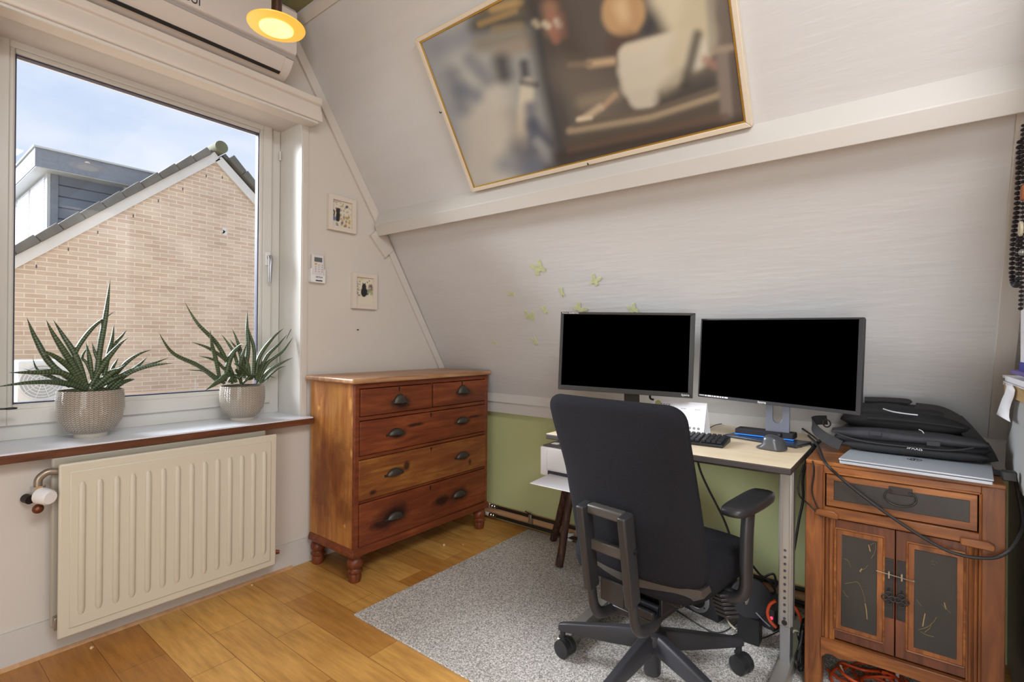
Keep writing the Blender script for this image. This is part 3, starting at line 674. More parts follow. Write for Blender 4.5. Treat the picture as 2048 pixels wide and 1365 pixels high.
S2 += [([(.48, .50), (.49, .66)], .12, .02, '2a2c2c', 1), ([(.48, .46), (.50, .48)], .17, .02, '2a2c2c', 1), ([(.42, .78)], .025, .012, '2a2c2c', 1), ([(.55, .78)], .025, .012, '2a2c2c', 1), ([(.6, .40), (.72, .41)], .025, .015, '303030', 1), ([(.66, .84), (.69, .84)], .02, .01, '333333', .9), ([(.77, .90), (.80, .89)], .02, .01, '333333', .9)]
small_pic((705, 544), (753, 620), 'small framed print of a black cat seated from behind, the lower of two', stroke_painter(lambda x, y: paper[:3], S2))

# ================================================================== REMOTE CONTROL IN ITS HOLDER
a = on(624, 508, 1, GY-.02); c = on(647, 566, 1, GY-.02)
rm = thing('remote_control', 'white remote control in a wall holder beside the window', 'remote control', ((a.x+c.x)/2, GY, c.z))
x0, x1, z0, z1 = a.x, c.x, c.z, a.z
MB().box((x0, GY-.024, z0+.006), (x1, GY-.006, z1)).build('body', M['remote'], rm, bevel=.003)
MB().box((x0+.012, GY-.0255, z1-.040), (x1-.012, GY-.023, z1-.016)).build('display', M['lcd'], rm)
MB().cyl((x0+.02, GY-.027, z1-.052), (x0+.02, GY-.023, z1-.052), .006, n=14).build('power_button', M['yellow'], rm)
for i in range(3):
    for j in range(4):
        if (i, j) != (0, 0): MB().cyl((x0+.02+.019*i, GY-.0255, z1-.056-.012*j), (x0+.02+.019*i, GY-.023, z1-.056-.012*j), .003, n=8).build('button', M['acs'], rm)
text('lettering', 'MITSUI', .013, ((x0+x1)/2+.003, GY-.0292, z0+.026), (1, 0, 0), (0, 0, 1), M['graph'], rm)
hb = MB(); hb.box((x0-.008, GY-.028, z0), (x0-.001, GY, z0+.072)); hb.box((x1+.001, GY-.028, z0), (x1+.006, GY, z0+.072)); hb.box((x0-.008, GY-.028, z0-.003), (x1+.006, GY, z0+.003)); hb.box((x0-.001, GY-.006, z0), (x1+.001, GY, z0+.072)); hb.box((x0-.001, GY-.0285, z0), (x1+.001, GY-.0245, z0+.038))
hb.build('holder', M['white'], rm, bevel=.001)
MB().box((x0+.018, GY-.0292, z0+.004), (x1-.012, GY-.0283, z0+.011)).build('holder_slot', M['graph'], rm)

# ================================================================== RADIATOR
RY = 2.435
rx0, rx1, rz0, rz1 = .445, 1.256, .094, .735
rad = thing('radiator', 'cream ribbed panel radiator under the window sill', 'radiator', ((rx0+rx1)/2, 2.5, 0))
b = MB(); b.box((rx0, RY, rz0), (rx1, RY+.014, rz1)); b.build('front_panel', M['cream'], rad, bevel=.012, seg=4)
b = MB()
m_ = .03
fx = [(rx0+m_, rz0+m_), (rx1-m_, rz0+m_), (rx1-m_, rz1-m_), (rx0+m_, rz1-m_)]
b.ext([(x, RY-.005, z) for x, z in fx], (0, .008, 0)); b.build('raised_field', M['cream'], rad, bevel=.004, seg=2)
nr = 14; pitch = (rx1-rx0-.13)/(nr-1)
b = MB()
for i in range(nr):
    xc = rx0+.065+pitch*i
    b.tube([(xc, RY-.004, rz0+.075), (xc, RY-.006, rz0+.09), (xc, RY-.006, rz1-.09), (xc, RY-.004, rz1-.075)], [.007, .011, .011, .007], 12, flat=.75, up=(0, 1, 0))
b.build('ribs', M['cream'], rad)
MB().box((rx0-.012, RY+.05, rz0+.03), (rx1-.03, RY+.066, rz1+.02)).build('rear_panel', M['rad_side'], rad, bevel=.008, seg=3)
b = MB()
for i in range(30):
    xc = rx0+.03+(rx1-rx0-.06)*i/29; b.box((xc-.001, RY+.014, rz0+.04), (xc+.001, RY+.05, rz1-.04))
b.build('fins', M['rad_side'], rad)
vp = on(72, 945, 1, RY+.05)
vx = on(80, 985, 1, RY+.02)
ty = RY+.03
pA = on(118, 944, 1, ty); pB = on(95, 945, 1, ty); pC = on(78, 958, 1, ty); pD = on(76, 972, 1, ty); pE = on(76, 1015, 1, ty)
MB().tube(smooth_path([pA, pB, pC, pD], 6), .0125, 14).build('inlet_pipe', M['nickel'], rad)
MB().cyl(pD, pD+V((0, 0, -.018)), .021, n=6).build('nut', M['chrome'], rad)
MB().cyl(pD+V((0, 0, -.018)), pE+V((0, 0, .03)), .012).build('valve_body', M['nickel'], rad)
hc = V((pD.x, ty, (pD.z+pE.z)/2+.006))
vd = V((.42, -.85, -.12)).normalized()
MB().tube([hc, hc+vd*.012, hc+vd*.05, hc+vd*.058], [.020, .029, .027, .022], 22).build('thermostat_head', M['white'], rad)
MB().sphere((pE.x, ty, pE.z-.006), .017, 14, 8).build('drain_cap', M['copper'], rad)
MB().cyl((pE.x-.022, GY-.014, pE.z+.022), (pE.x-.012, GY-.04, pE.z+.018), .016, n=14).build('wall_escutcheon', M['iron'], rad)
e0 = on(556, 1103, 1, 2.47)
MB().tube([(rx1-.005, 2.47, e0.z), (rx1+.012, 2.47, e0.z), (rx1+.03, 2.46, e0.z-.002)], [.010, .012, .009], 10).build('drain_plug', M['copper'], rad)
MB().box((rx0-.006, RY+.02, rz0+.03), (rx0+.006, RY+.05, rz0+.075)).build('bracket', M['nickel'], rad, bevel=.002)

# ================================================================== POTTED PLANTS
def plant(cx, cyy, R, H, foot, leaves, label, seed):
    rr = random.Random(seed)
    t = thing('potted_sansevieria', label, 'potted plant', (cx, cyy, SZ), 0, None)
    prof = [(foot*.95, 0), (foot, .004), (foot, H*.08), (foot*1.05, H*.10), (R*.78, H*.20), (R*.93, H*.36), (R, H*.60), (R*1.0, H*.82), (R*.97, H), (R*.93, H), (R*.93, H*.80), (R*.2, H*.78)]
    pot = MB().lathe(prof[3:10], (cx, cyy, SZ), 64, caps=False).build('pot', M['pot'], t)
    MB().lathe([(.001, 0.0005)]+prof[:4], (cx, cyy, SZ), 48, caps=False).build('foot_ring', M['potplain'], pot)
    MB().lathe([(.001, H*.86), (R*.6, H*.87), (R*.935, H*.84)], (cx, cyy, SZ), 40, caps=False).build('soil', M['soil'], pot)
    g = MB(); att = []
    for lf in leaves:
        (bx, bz_), ctrl, dy, rad_ = lf[0], lf[1], lf[2], lf[3]
        pts = []
        allp = [(bx, bz_)]+list(ctrl); n_ = len(allp)
        for k, (px_, py_) in enumerate(allp):
            f = k/(n_-1); y_ = cyy + dy*f*f + dy*.25*f
            q_ = on(px_, py_, 1, y_)
            if k == 0: q_.z -= .022
            pts.append(q_)
        path = smooth_path(pts, 12); m = len(path)
        L = sum((path[i+1]-path[i]).length for i in range(m-1))
        fine = []
        cum = 0; acc = [0]
        for i in range(m-1): cum += (path[i+1]-path[i]).length; acc.append(cum)
        nseg = max(14, int(L/.0035))
        for i in range(nseg+1):
            s_ = L*i/nseg; j = 0
            while j < m-2 and acc[j+1] < s_: j += 1
            f = (s_-acc[j])/max(1e-9, acc[j+1]-acc[j]); fine.append(path[j].lerp(path[j+1], min(1, f)))
        rs = []
        for i in range(nseg+1):
            f = i/nseg
            rs.append(max(.0004, 1.42*rad_*(.75+.25*sin(min(1, f/.35)*pi/2))*(1 if f < .45 else max(0, 1-((f-.45)/.55)**1.8))))
        b0 = len(g.v); g.tube(fine, rs, 8, flat=.72)
        ph = rr.uniform(0, 6)
        att += [ph*.01+L*(i//8)/nseg for i in range(8*(nseg+1))]
    o = g.build('foliage', M['leaf'], t, angle=60)
    at = o.data.attributes.new('along', 'FLOAT', 'POINT')
    for i, v in enumerate(att): at.data[i].value = v
    return t
def c2(pts): return [(x/4.014, 540+y/4.014) for x, y in pts]
# leaves of the left plant: root, points up to the tip (photo positions on the pot's plane), depth lean, half width
LA = [
 ((700,900), [(560,730),(430,520),(370,400)], -.02, .0125), ((690,880), [(610,700),(500,520),(427,400)], .03, .0115), ((650,890), [(420,770),(290,560),(215,382)], .04, .0115),
 ((770,900), [(800,640),(850,350),(885,68)], .03, .0115), ((640,760), [(600,680),(740,470),(925,330)], .02, .0085), ((700,910), [(500,830),(280,825),(70,826)], -.05, .0115),
 ((700,920), [(520,905),(250,905),(-40,942)], -.05, .0085), ((690,925), [(560,925),(380,905),(180,922)], -.07, .0085), ((650,880), [(560,790),(430,690),(300,638)], -.05, .0105),
 ((720,900), [(850,730),(960,600),(1035,540)], -.03, .0115), ((820,880), [(870,680),(900,560),(915,430)], .04, .0095), ((740,920), [(890,830),(960,800),(1000,765)], -.05, .0125),
 ((860,880), [(1000,760),(1110,680),(1220,640)], .0, .0085), ((850,910), [(1000,830),(1180,770),(1360,705)], .0, .0085), ((880,920), [(1040,830),(1220,770),(1400,750)], -.03, .0085),
 ((930,870), [(1040,820),(1120,760),(1182,700)], .03, .0080), ((900,930), [(980,910),(1040,885),(1085,880)], -.06, .0085), ((900,640), [(930,590),(980,530),(1018,480)], .05, .0060),
 ((740,860), [(790,760),(760,660),(738,582)], .0, .0085), ((740,840), [(720,720),(705,650),(690,585)], .02, .0085), ((600,890), [(400,850),(300,800),(262,705)], .05, .0050),
 ((560,900), [(420,870),(300,830),(190,793)], .03, .0050), ((860,880), [(900,800),(925,750),(950,708)], .04, .0070), ((800,900), [(870,880),(1000,860),(1020,830)], -.03, .008), ((760,920), [(900,880),(980,850),(1040,840)], -.05, .009),
 ((640,900), [(600,820),(570,770),(550,740)], .03, .008), ((760,880), [(700,760),(660,700),(720,600)], .03, .006)]
LA = [(c2([r])[0], c2(p), dy, w) for r, p, dy, w in LA]
plant(on(182, 830, 1, 2.665).x, 2.665, .112, .195, .055, LA, 'larger pot of banded cylindrical succulent leaves at the left end of the sill', 1)
def c3_(pts): return [(310+x/5.057, 590+y/5.057) for x, y in pts]
LB = [
 ((820,840), [(640,520),(430,290),(297,68)], .03, .0105), ((700,850), [(440,720),(180,590),(35,378)], -.04, .0100), ((660,840), [(610,640),(575,500),(556,352)], -.03, .0100),
 ((760,700), [(700,650),(540,540),(370,478)], .0, .0085), ((760,780), [(640,690),(540,640),(440,620)], .0, .0075), ((700,830), [(760,640),(850,520),(890,500)], -.05, .0125),
 ((900,800), [(940,560),(930,350),(933,152)], .04, .0105), ((990,800), [(1000,560),(960,400),(930,290)], .02, .0090), ((900,760), [(880,620),(820,440),(778,340)], .03, .0085),
 ((860,760), [(800,600),(730,480),(672,402)], .03, .0080), ((880,700), [(850,580),(790,500),(750,448)], .04, .0070), ((780,850), [(760,800),(640,880),(505,970)], -.08, .0095),
 ((1020,820), [(1050,640),(1180,450),(1305,335)], .02, .0100), ((1030,830), [(1120,640),(1250,500),(1340,400)], -.01, .0090), ((1050,840), [(1130,700),(1290,570),(1395,430)], -.03, .0090),
 ((1060,850), [(1150,770),(1280,690),(1395,635)], -.04, .0085), ((960,820), [(930,690),(880,610),(850,560)], .0, .0100), ((980,810), [(900,760),(850,720),(790,690)], -.05, .0085),
 ((870,850), [(850,800),(830,770),(820,752)], -.07, .0095), ((880,860), [(960,830),(1010,815),(1040,805)], -.07, .0070), ((1030,850), [(1050,760),(1075,700),(1085,650)], -.06, .0055),
 ((640,850), [(500,780),(400,765),(303,758)], .04, .0040), ((1080,850), [(1120,790),(1160,740),(1200,695)], .0, .0060), ((1000,800), [(1030,700),(1035,620),(1035,565)], .03, .005), ((1330,405), [(1370,360),(1400,310),(1420,265)], .0, .0016), ((1120,850), [(1160,830),(1190,835),(1220,842)], -.03, .002), ((1090,840), [(1180,800),(1260,740),(1330,722)], .0, .005), ((740,840), [(800,820),(860,840),(900,780)], -.03, .009), ((930,760), [(880,800),(860,700),(935,470)], -.03, .0075)]
LB = [(c3_([r])[0], c3_(p), dy, w) for r, p, dy, w in LB]
plant(on(485, 820, 1, 2.655).x, 2.655, .103, .175, .056, LB, 'smaller pot of banded succulent with long arching leaves near the window handle', 2)

# ================================================================== CHEST OF DRAWERS
def add_spots(m, spots, color, amount=.85):
    """age stains and tone patches with a shape of their own, at fixed places of the piece (object coordinates)"""
    t = m.node_tree; b = t.nodes['Principled BSDF']; src = b.inputs['Base Color'].links[0].from_socket
    tcn = N(t, 'ShaderNodeTexCoord'); nz_ = N(t, 'ShaderNodeTexNoise'); nz_.inputs['Scale'].default_value = 16; nz_.inputs['Detail'].default_value = 4
    t.links.new(tcn.outputs['Object'], nz_.inputs['Vector'])
    def mth(op, a_, b_=None):
        n = N(t, 'ShaderNodeMath', operation=op)
        for i, q in enumerate((a_, b_)):
            if q is None: continue
            if isinstance(q, (int, float)): n.inputs[i].default_value = q
            else: t.links.new(q, n.inputs[i])
        return n.outputs[0]
    acc = None
    for (cx, cy_, cz_), (rx, ry, rz) in spots:
        mp_ = N(t, 'ShaderNodeMapping'); mp_.vector_type = 'TEXTURE'; mp_.inputs['Location'].default_value = (cx, cy_, cz_); mp_.inputs['Scale'].default_value = (rx, ry, rz)
        t.links.new(tcn.outputs['Object'], mp_.inputs['Vector'])
        ln = N(t, 'ShaderNodeVectorMath', operation='LENGTH'); t.links.new(mp_.outputs[0], ln.inputs[0])
        v = mth('SUBTRACT', 1.35, mth('ADD', ln.outputs['Value'], mth('MULTIPLY', nz_.outputs['Fac'], .9)))
        v = mth('MINIMUM', mth('MAXIMUM', mth('MULTIPLY', v, 1.8), 0), 1)
        acc = v if acc is None else mth('MAXIMUM', acc, v)
    mx = N(t, 'ShaderNodeMix', data_type='RGBA'); t.links.new(mth('MULTIPLY', acc, amount), mx.inputs[0]); t.links.new(src, mx.inputs[6]); mx.inputs[7].default_value = lin(color)
    t.links.new(mx.outputs[2], b.inputs['Base Color'])
CX0, CX1, CY = 1.487, 2.478, 2.13
ch = thing('chest_of_drawers', 'old stained pine chest of drawers with bulbous turned feet in the corner', 'chest of drawers', ((CX0+CX1)/2, 2.33, 0))
zt, zb_ = 1.01, .165
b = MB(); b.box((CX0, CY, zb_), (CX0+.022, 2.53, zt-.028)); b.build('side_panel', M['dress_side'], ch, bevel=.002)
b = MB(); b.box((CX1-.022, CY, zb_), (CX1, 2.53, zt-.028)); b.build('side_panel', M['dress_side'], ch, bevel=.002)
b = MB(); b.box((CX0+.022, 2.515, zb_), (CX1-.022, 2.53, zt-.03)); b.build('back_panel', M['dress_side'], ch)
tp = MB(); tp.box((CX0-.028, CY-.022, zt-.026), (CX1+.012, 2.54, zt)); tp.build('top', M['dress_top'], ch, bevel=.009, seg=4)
for xa_, xb_ in ((CX0-.0005, CX0+.0235), (CX1-.0235, CX1+.0005)): MB().box((xa_, CY-.001, zb_), (xb_, CY+.02, zt-.028)).build('stile', M['dress_front'], ch, bevel=.001, seg=1)
# rails between the drawers
R1T, R1B, R2T, R2B, R3T, R3B, R4T, R4B = .958, .818, .798, .622, .605, .400, .388, .172
b = MB()
b.box((CX0+.022, CY+.004, R1T), (CX1-.022, CY+.05, zt-.028))
for z0, z1 in ((R1B, R2T), (R2B, R3T), (R3B, R4T), (zb_-.001, R4B)): b.box((CX0+.022, CY+.003, z1), (CX1-.022, CY+.05, z0))
b.box((1.990, CY+.004, R1B), (2.000, CY+.05, R1T))
b.build('rail', M['dress_front'], ch, bevel=.0015, seg=1)
b = MB(); b.ext([(CX0-.018, CY-.014, zb_-.03), (CX0-.018, CY-.014, zb_-.012), (CX0-.004, CY-.004, zb_+.004), (CX1+.004, CY-.004, zb_+.004), (CX1+.012, CY-.014, zb_-.012), (CX1+.012, CY-.014, zb_-.03)], (0, .40, 0))
b.build('base_moulding', M['dress_front'], ch, bevel=.004)
def cup_pull(p, w, h, parent, fan):
    # a shell-shaped cup pull: quarter dome with ribs
    bb = MB(); vs = []; nu_, nv_ = 24, 7
    for j in range(nv_+1):
        e = j/nv_*pi/2
        for i in range(nu_+1):
            a = pi*i/nu_; rib = 1+.035*cos(a*22)*(1 if fan else .5)
            r = cos(e)*rib
            vs.append((p.x+cos(a)*w*r, p.y-sin(e)*.022-.001, p.z+sin(a)*h*(r*.98+.02)-h*.35))
    fs = [(j*(nu_+1)+i, j*(nu_+1)+i+1, (j+1)*(nu_+1)+i+1, (j+1)*(nu_+1)+i) for j in range(nv_) for i in range(nu_)]
    bb.add(vs, fs)
    for sx_ in (-1, 1): bb.obox((p.x+sx_*w*1.08, p.y-.002, p.z-h*.28), (w*.22, 0, 0), (0, .002, 0), (0, 0, h*.16))
    return bb.build('cup_pull', M['pull'], parent, thick=.002)
def drawer(x0, x1, z0, z1, m, pulls, tilt=0, keys=(), out_=.0):
    g = .0035; bb = MB()
    bb.obox(((x0+x1)/2, CY+.008-out_, (z0+z1)/2), ((x1-x0)/2-g, 0, 0), (0, .012, 0), (0, 0, (z1-z0)/2-g))
    d = bb.build('drawer', m, ch, bevel=.0025)
    for (px_, py_), w, h, fan in pulls:
        q = on(px_, py_, 1, CY-.004-out_); cup_pull(q, w, h, d, fan)
    for kx, kz_ in keys:
        k = MB(); k.cyl((kx, CY-.0055-out_, kz_), (kx, CY-.003-out_, kz_), .0055, n=12); k.box((kx-.0025, CY-.0055-out_, kz_-.018), (kx+.0025, CY-.003-out_, kz_)); k.build('keyhole', M['black'], d)
    return d
drawer(CX0+.024, 1.990, R1B, R1T, M['dress_front'], [((799.5, 800), .042, .046, True)], keys=[(1.752, .948)], out_=.004)
drawer(2.000, CX1-.024, R1B, R1T, M['dress_front'], [((925, 781), .042, .046, True)], keys=[(2.236, .95)])
drawer(CX0+.024, CX1-.024, R2B, R2T, M['dress_front'], [((791.5, 865), .048, .032, False), ((924, 841), .048, .032, False)], keys=[(1.985, .785)])
drawer(CX0+.018, CX1-.018, R3B, R3T, M['dress_front2'], [((788.5, 945), .048, .032, False), ((923.8, 911), .048, .032, False)], keys=[(1.985, .59)], out_=.003)
drawer(CX0+.024, CX1-.024, R4B, R4T, M['dress_front'], [((789.6, 1032), .050, .033, False), ((917.7, 988), .050, .033, False)], keys=[(1.985, .372)])
o_ch = V(((CX0+CX1)/2, 2.33, 0))
def chp(x, y, dx=0, dz=0): q = on(x, y, 1, CY)-o_ch; return (q.x+dx, q.y, q.z+dz)
add_spots(M['dress_front'], [(chp(800, 806), (.095, .3, .045)), (chp(930, 786), (.10, .3, .035)), (chp(795, 868), (.085, .3, .040)), (chp(829, 850), (.09, .3, .014)), (chp(924, 843), (.08, .3, .035)), (chp(950, 833), (.10, .3, .014)),
    (chp(787, 1030), (.15, .3, .075)), (chp(765, 1048), (.12, .3, .035)), (chp(916, 990), (.14, .3, .06)), (chp(885, 1000), (.10, .3, .04))], '24120e', .9)
add_spots(M['dress_front2'], [(chp(790, 945), (.075, .3, .036)), (chp(925, 912), (.075, .3, .036)), (chp(812, 932), (.03, .3, .04)), (chp(745, 985), (.03, .3, .018)), (chp(938, 925), (.022, .3, .03))], '24140f', .85)
add_spots(M['dress_side'], [((CX0-o_ch.x, -.05, .55), (.2, .16, .24)), ((CX0-o_ch.x, .08, .45), (.2, .14, .30)), ((CX0-o_ch.x, -.12, .35), (.2, .10, .12))], '6a3418', .7)  # broad darker patches around the middle of the side panel
add_spots(M['dress_side'], [((CX0-o_ch.x, -.185, .80), (.2, .022, .045)), ((CX0-o_ch.x, -.175, .64), (.2, .02, .028)), ((CX0-o_ch.x, .12, .84), (.2, .018, .018)), ((CX0-o_ch.x, -.12, .27), (.2, .012, .015)), ((CX0-o_ch.x, -.16, .88), (.2, .016, .05))], 'd8a55c', .75)  # small lighter patches scattered over the side panel
fp = [(.001, 0), (.026, 0), (.030, .012), (.032, .034), (.030, .042), (.037, .05), (.038, .057), (.030, .064), (.028, .068), (.036, .078), (.040, .094), (.036, .110), (.028, .118), (.033, .122), (.034, .137), (.001, .137)]
for x, y in ((CX0+.028, CY+.03), (CX1-.035, CY+.03), (CX0+.03, 2.495), (CX1-.035, 2.495)):
    MB().lathe(fp, (x, y, 0), 28, caps=False).build('foot', M['dress_leg'], ch)

# ================================================================== RUG
rg = MB().box((1.322, YN+.02, .0), (2.612, 1.892, .009)).build('rug', M['rug'], bevel=.003)
tag(rg, 'grey-beige woven rug lying under the desk and office chair', 'rug')
RZ = .009

# ================================================================== PIPES AND BOARD AT THE FOOT OF THE GREEN WALL
hp_ = thing('heating_pipes', 'pair of black pipes clipped to a raw pine board along the green wall', 'pipes', (2.62, 1.3, 0))
PX = 2.615
za, zc = on(994, 1016, 0, PX).z, on(994, 1033, 0, PX).z
yl = on(994, 1016, 0, PX).y
MB().box((2.636, .3, .012), (2.65, 2.34, .095)).build('board', M['pine'], hp_)
MB().cyl((PX+.008, .32, za), (PX+.008, yl, za), .0105, n=14).build('pipe', M['pipeb'], hp_)
MB().cyl((PX-.004, .32, zc), (PX-.004, yl, zc), .0105, n=14).build('pipe', M['pipeb'], hp_)
for xx, zz, ex in ((PX+.008, za, .05), (PX-.004, zc, .11)):
    f = MB(); y = yl
    for (l, r) in ((.014, .015), (.006, .011), (.014, .015), (.008, .010), (.016, .015)): f.cyl((xx, y, zz), (xx, y+l, zz), r, n=14); y += l
    f.build('compression_fitting', M['chrome'], hp_)
    MB().cyl((xx, y, zz), (xx, y+ex, zz), .0125, n=14).build('pipe_end', M['white'], hp_)
yc = on(1060, 1040, 0, PX).y
f = MB(); f.box((PX-.004, yc-.012, zc-.012), (PX+.02, yc+.012, za+.014)); f.build('pipe_clip', M['nickel'], hp_, bevel=.003)
f = MB(); f.tube([(PX-.004, yc+.015, za+.012), (PX-.012, yc-.005, za+.022), (PX-.006, yc-.02, za+.014), (PX-.01, yc+.03, za+.03)], .004, 8); f.build('tie_wrap', M['pipeb'], hp_)

# ================================================================== DESK
DZ = .80; DX0, DX1, DY0, DY1 = 1.834, 2.60, .293, 1.241
dk = thing('desk', 'pale wood-top desk with dark edge and grey metal T-legs under the slope', 'desk', ((DX0+DX1)/2, (DY0+DY1)/2, RZ))
b = MB(); b.box((DX0+.0015, DY0+.0015, DZ-.002), (DX1, DY1-.0015, DZ)); b.build('laminate_top', M['desk'], dk, bevel=.001, seg=1)
b = MB(); b.box((DX0, DY0, DZ-.024), (DX1, DY1, DZ-.001)); b.build('tabletop', M['desk_edge'], dk, bevel=.004)
for x_ in (DX0+.10, DX1-.15): MB().box((x_, DY0+.05, DZ-.050), (x_+.03, DY1-.05, DZ-.025)).build('cross_rail', M['plast2'], dk, bevel=.002)
LX = 2.045
for yl_, lab in ((.338, 'r'), (1.045, 'l')):
    lg = MB(); lg.box((LX-.036, yl_-.021, DZ-.60), (LX+.036, yl_+.021, DZ-.025)); lo = lg.build('upper_column', M['alu'], dk, bevel=.004)
    ff = MB(); ff.box((LX-.0395, yl_-.016, DZ-.595), (LX-.036, yl_-.013, DZ-.03)); ff.box((LX-.0395, yl_+.013, DZ-.595), (LX-.036, yl_+.016, DZ-.03)); ff.box((LX-.03, yl_-.0245, DZ-.595), (LX-.02, yl_-.021, DZ-.03)); ff.build('column_rib', M['silver'], lo)
    for k in range(11):
        MB().cyl((LX-.0378, yl_, DZ-.33-.024*k), (LX-.0355, yl_, DZ-.33-.024*k), .0045, n=12).build('adjustment_hole', M['joint'], lo)
    MB().cyl((LX-.039, yl_, DZ-.585), (LX-.0355, yl_, DZ-.585), .009, n=16).build('lock_screw', M['black'], lo)
    MB().box((LX-.030, yl_-.017, RZ+.03), (LX+.030, yl_+.017, DZ-.55)).build('lower_column', M['silver'], dk, bevel=.003)
    ft = MB(); ft.ext([(1.665, yl_-.026, RZ+.012), (1.665, yl_-.026, RZ+.038), (1.69, yl_-.026, RZ+.05), (LX-.05, yl_-.026, RZ+.062), (LX+.05, yl_-.026, RZ+.062), (2.44, yl_-.026, RZ+.05), (2.46, yl_-.026, RZ+.036), (2.46, yl_-.026, RZ+.012)], (0, .052, 0))
    ft.build('foot', M['alu'], dk, bevel=.006)
    for x in (1.685, 2.44): MB().cyl((x, yl_, RZ), (x, yl_, RZ+.013), .016, n=14).build('levelling_pad', M['black'], dk)
    MB().box((DX0+.08, yl_-.03, DZ-.034), (DX1-.10, yl_+.03, DZ-.024)).build('support_arm', M['plast2'], dk, bevel=.002)

# ================================================================== MONITORS
def rect_pose(c, yaw, tilt, roll):
    u = V((sin(yaw), -cos(yaw), 0)); n = V((-cos(yaw), -sin(yaw), 0)); v = V((0, 0, 1))*cos(tilt)-n*sin(tilt)
    u, v = u*cos(roll)-v*sin(roll), v*cos(roll)+u*sin(roll); n = -u.cross(v); n = n if n.x < 0 else -n
    return V(c), u, v, n
def scaled(c, k): return CAM+(V(c)-CAM)*k
def monitor(c, yaw, tilt, roll, W_, H_, bez, label, foot, name='computer_monitor'):
    c, u, v, n = rect_pose(c, yaw, tilt, roll); l, r_, t_, bo = bez
    th_ = .022
    mo = thing(name, label, 'monitor', (foot[0], foot[1], DZ))
    # front bezel ring
    co = [c-u*W_/2-v*H_/2, c+u*W_/2-v*H_/2, c+u*W_/2+v*H_/2, c-u*W_/2+v*H_/2]
    ci = [co[0]+u*l+v*bo, co[1]-u*r_+v*bo, co[2]-u*r_-v*t_, co[3]+u*l-v*t_]
    ring = MB()
    for i in range(4):
        j = (i+1) % 4; ring.ext([co[i], co[j], ci[j], ci[i]], -n*.012)
    hous = MB(); hous.obox(c-n*(th_/2+.010), u*(W_/2-.002), v*(H_/2-.002), n*(th_/2)); 
    hous.ext([c-n*.03+u*(a*W_*.32)+v*(b_*H_*.32) for a, b_ in ((-1, -1), (1, -1), (1, 1), (-1, 1))], -n*.016)
    return mo, ring, hous, c, u, v, n
# left
k = .965
cL = scaled((2.1988, 1.0532, 1.1497), k); WL, HL = .625*k, .3816*k
mo, ring, hous, c, u, v, n = monitor(cL, .2805, .0289, .0229, WL, HL, (.0155, .0195, .0115, .0225), 'left computer monitor, black screen in a wide dark bezel on a square column stand', (cL.x+.09, cL.y+.02))
ring.build('bezel', M['bezel'], mo, bevel=.002); hous.build('rear_housing', M['bezel'], mo, bevel=.004)
MB().obox(c-n*.006, u*(WL/2-.014), v*(HL/2-.010)-v*0, n*.004).build('screen', M['screen'], mo)
text('lettering', 'ProLite XB2485WSU', .0092, c-u*(WL/2-.048)+v*(HL/2-.0058)+n*.0006, u, v, M['white'], mo, .0003)
text('logo', 'iiyama', .0135, c+u*(WL/2-.030)-v*(HL/2-.0125)+n*.0006, u, v, M['white'], mo, .0003)
sb = V((cL.x+.085, cL.y-.004+.0, DZ)); uh = V((u.x, u.y, 0)).normalized(); nh = V((n.x, n.y, 0)).normalized()
MB().obox(sb+V((0, 0, .16)), uh*.034, nh*.014, (0, 0, .155)).build('stand_column', M['bezel'], mo, bevel=.004)
MB().obox(sb+V((0, 0, .008))+nh*.0, uh*.08, nh*.08, (0, 0, .008)).build('stand_base', M['bezel'], mo, bevel=.006)
MB().obox(c-n*.05, u*.04, v*.04, n*.014).build('mount', M['bezel'], mo, bevel=.002)
# right
k = .96
cR = scaled((2.267, .4364, 1.127), k); WR, HR = .63*k, .3522*k
mo, ring, hous, c, u, v, n = monitor(cR, -.2124, .0294, .0197, WR, HR, (.005, .0155, .007, .013), 'right computer monitor, wider black screen with a thin bezel on a slotted stand', (cR.x+.11, cR.y+.02))
ring.build('bezel', M['bezel2'], mo, bevel=.0015); hous.build('rear_housing', M['bezel2'], mo, bevel=.004)
MB().obox(c-n*.006, u*(WR/2-.004), v*(HR/2-.006), n*.004).build('screen', M['screen'], mo)
text('logo', 'iiyama', .013, c-u*.030-v*(HR/2-.0065)+n*.0006, u, v, M['white'], mo, .0003)
ic = MB(); 
rr = random.Random(5); xx = .006
for w_ in (.022, .010, .016, .005, .009, .010, .006, .008, .014):
    ic.obox(c-u*(WR/2-xx-w_/2)-v*(HR/2-.0085)+n*.0002, u*(w_/2), v*.0026, n*.0006); xx += w_+.0035
ic.build('taskbar_icons', M['white'], mo)
uh = V((u.x, u.y, 0)).normalized(); nh = V((n.x, n.y, 0)).normalized()
NX = 2.30
pm = [on(1529, 858, 0, NX), on(1580, 850, 0, NX)]
sb = V((NX, (on(1532, 850, 0, NX).y+on(1578, 850, 0, NX).y)/2, DZ))
M['stand'] = mat('blue_grey_stand', '8b90a0', .35, metal=.5)
nk = MB(); hw = abs(on(1532, 850, 0, NX).y-on(1580, 850, 0, NX).y)/2
Ya, Yb = sb.y+hw, sb.y-hw
zt_, zl = 1.02, DZ+.008
pts = [(NX, Ya, zl), (NX, Ya, zt_), (NX, Ya-.014, zt_)]
a0 = DZ+.095
for i in range(0, 13):
    a = pi-pi*i/12; pts.append((NX, sb.y-cos(a)*-.016*-1 if False else sb.y+cos(pi-a)*.016*-1*-1, a0-sin(a)*.018))
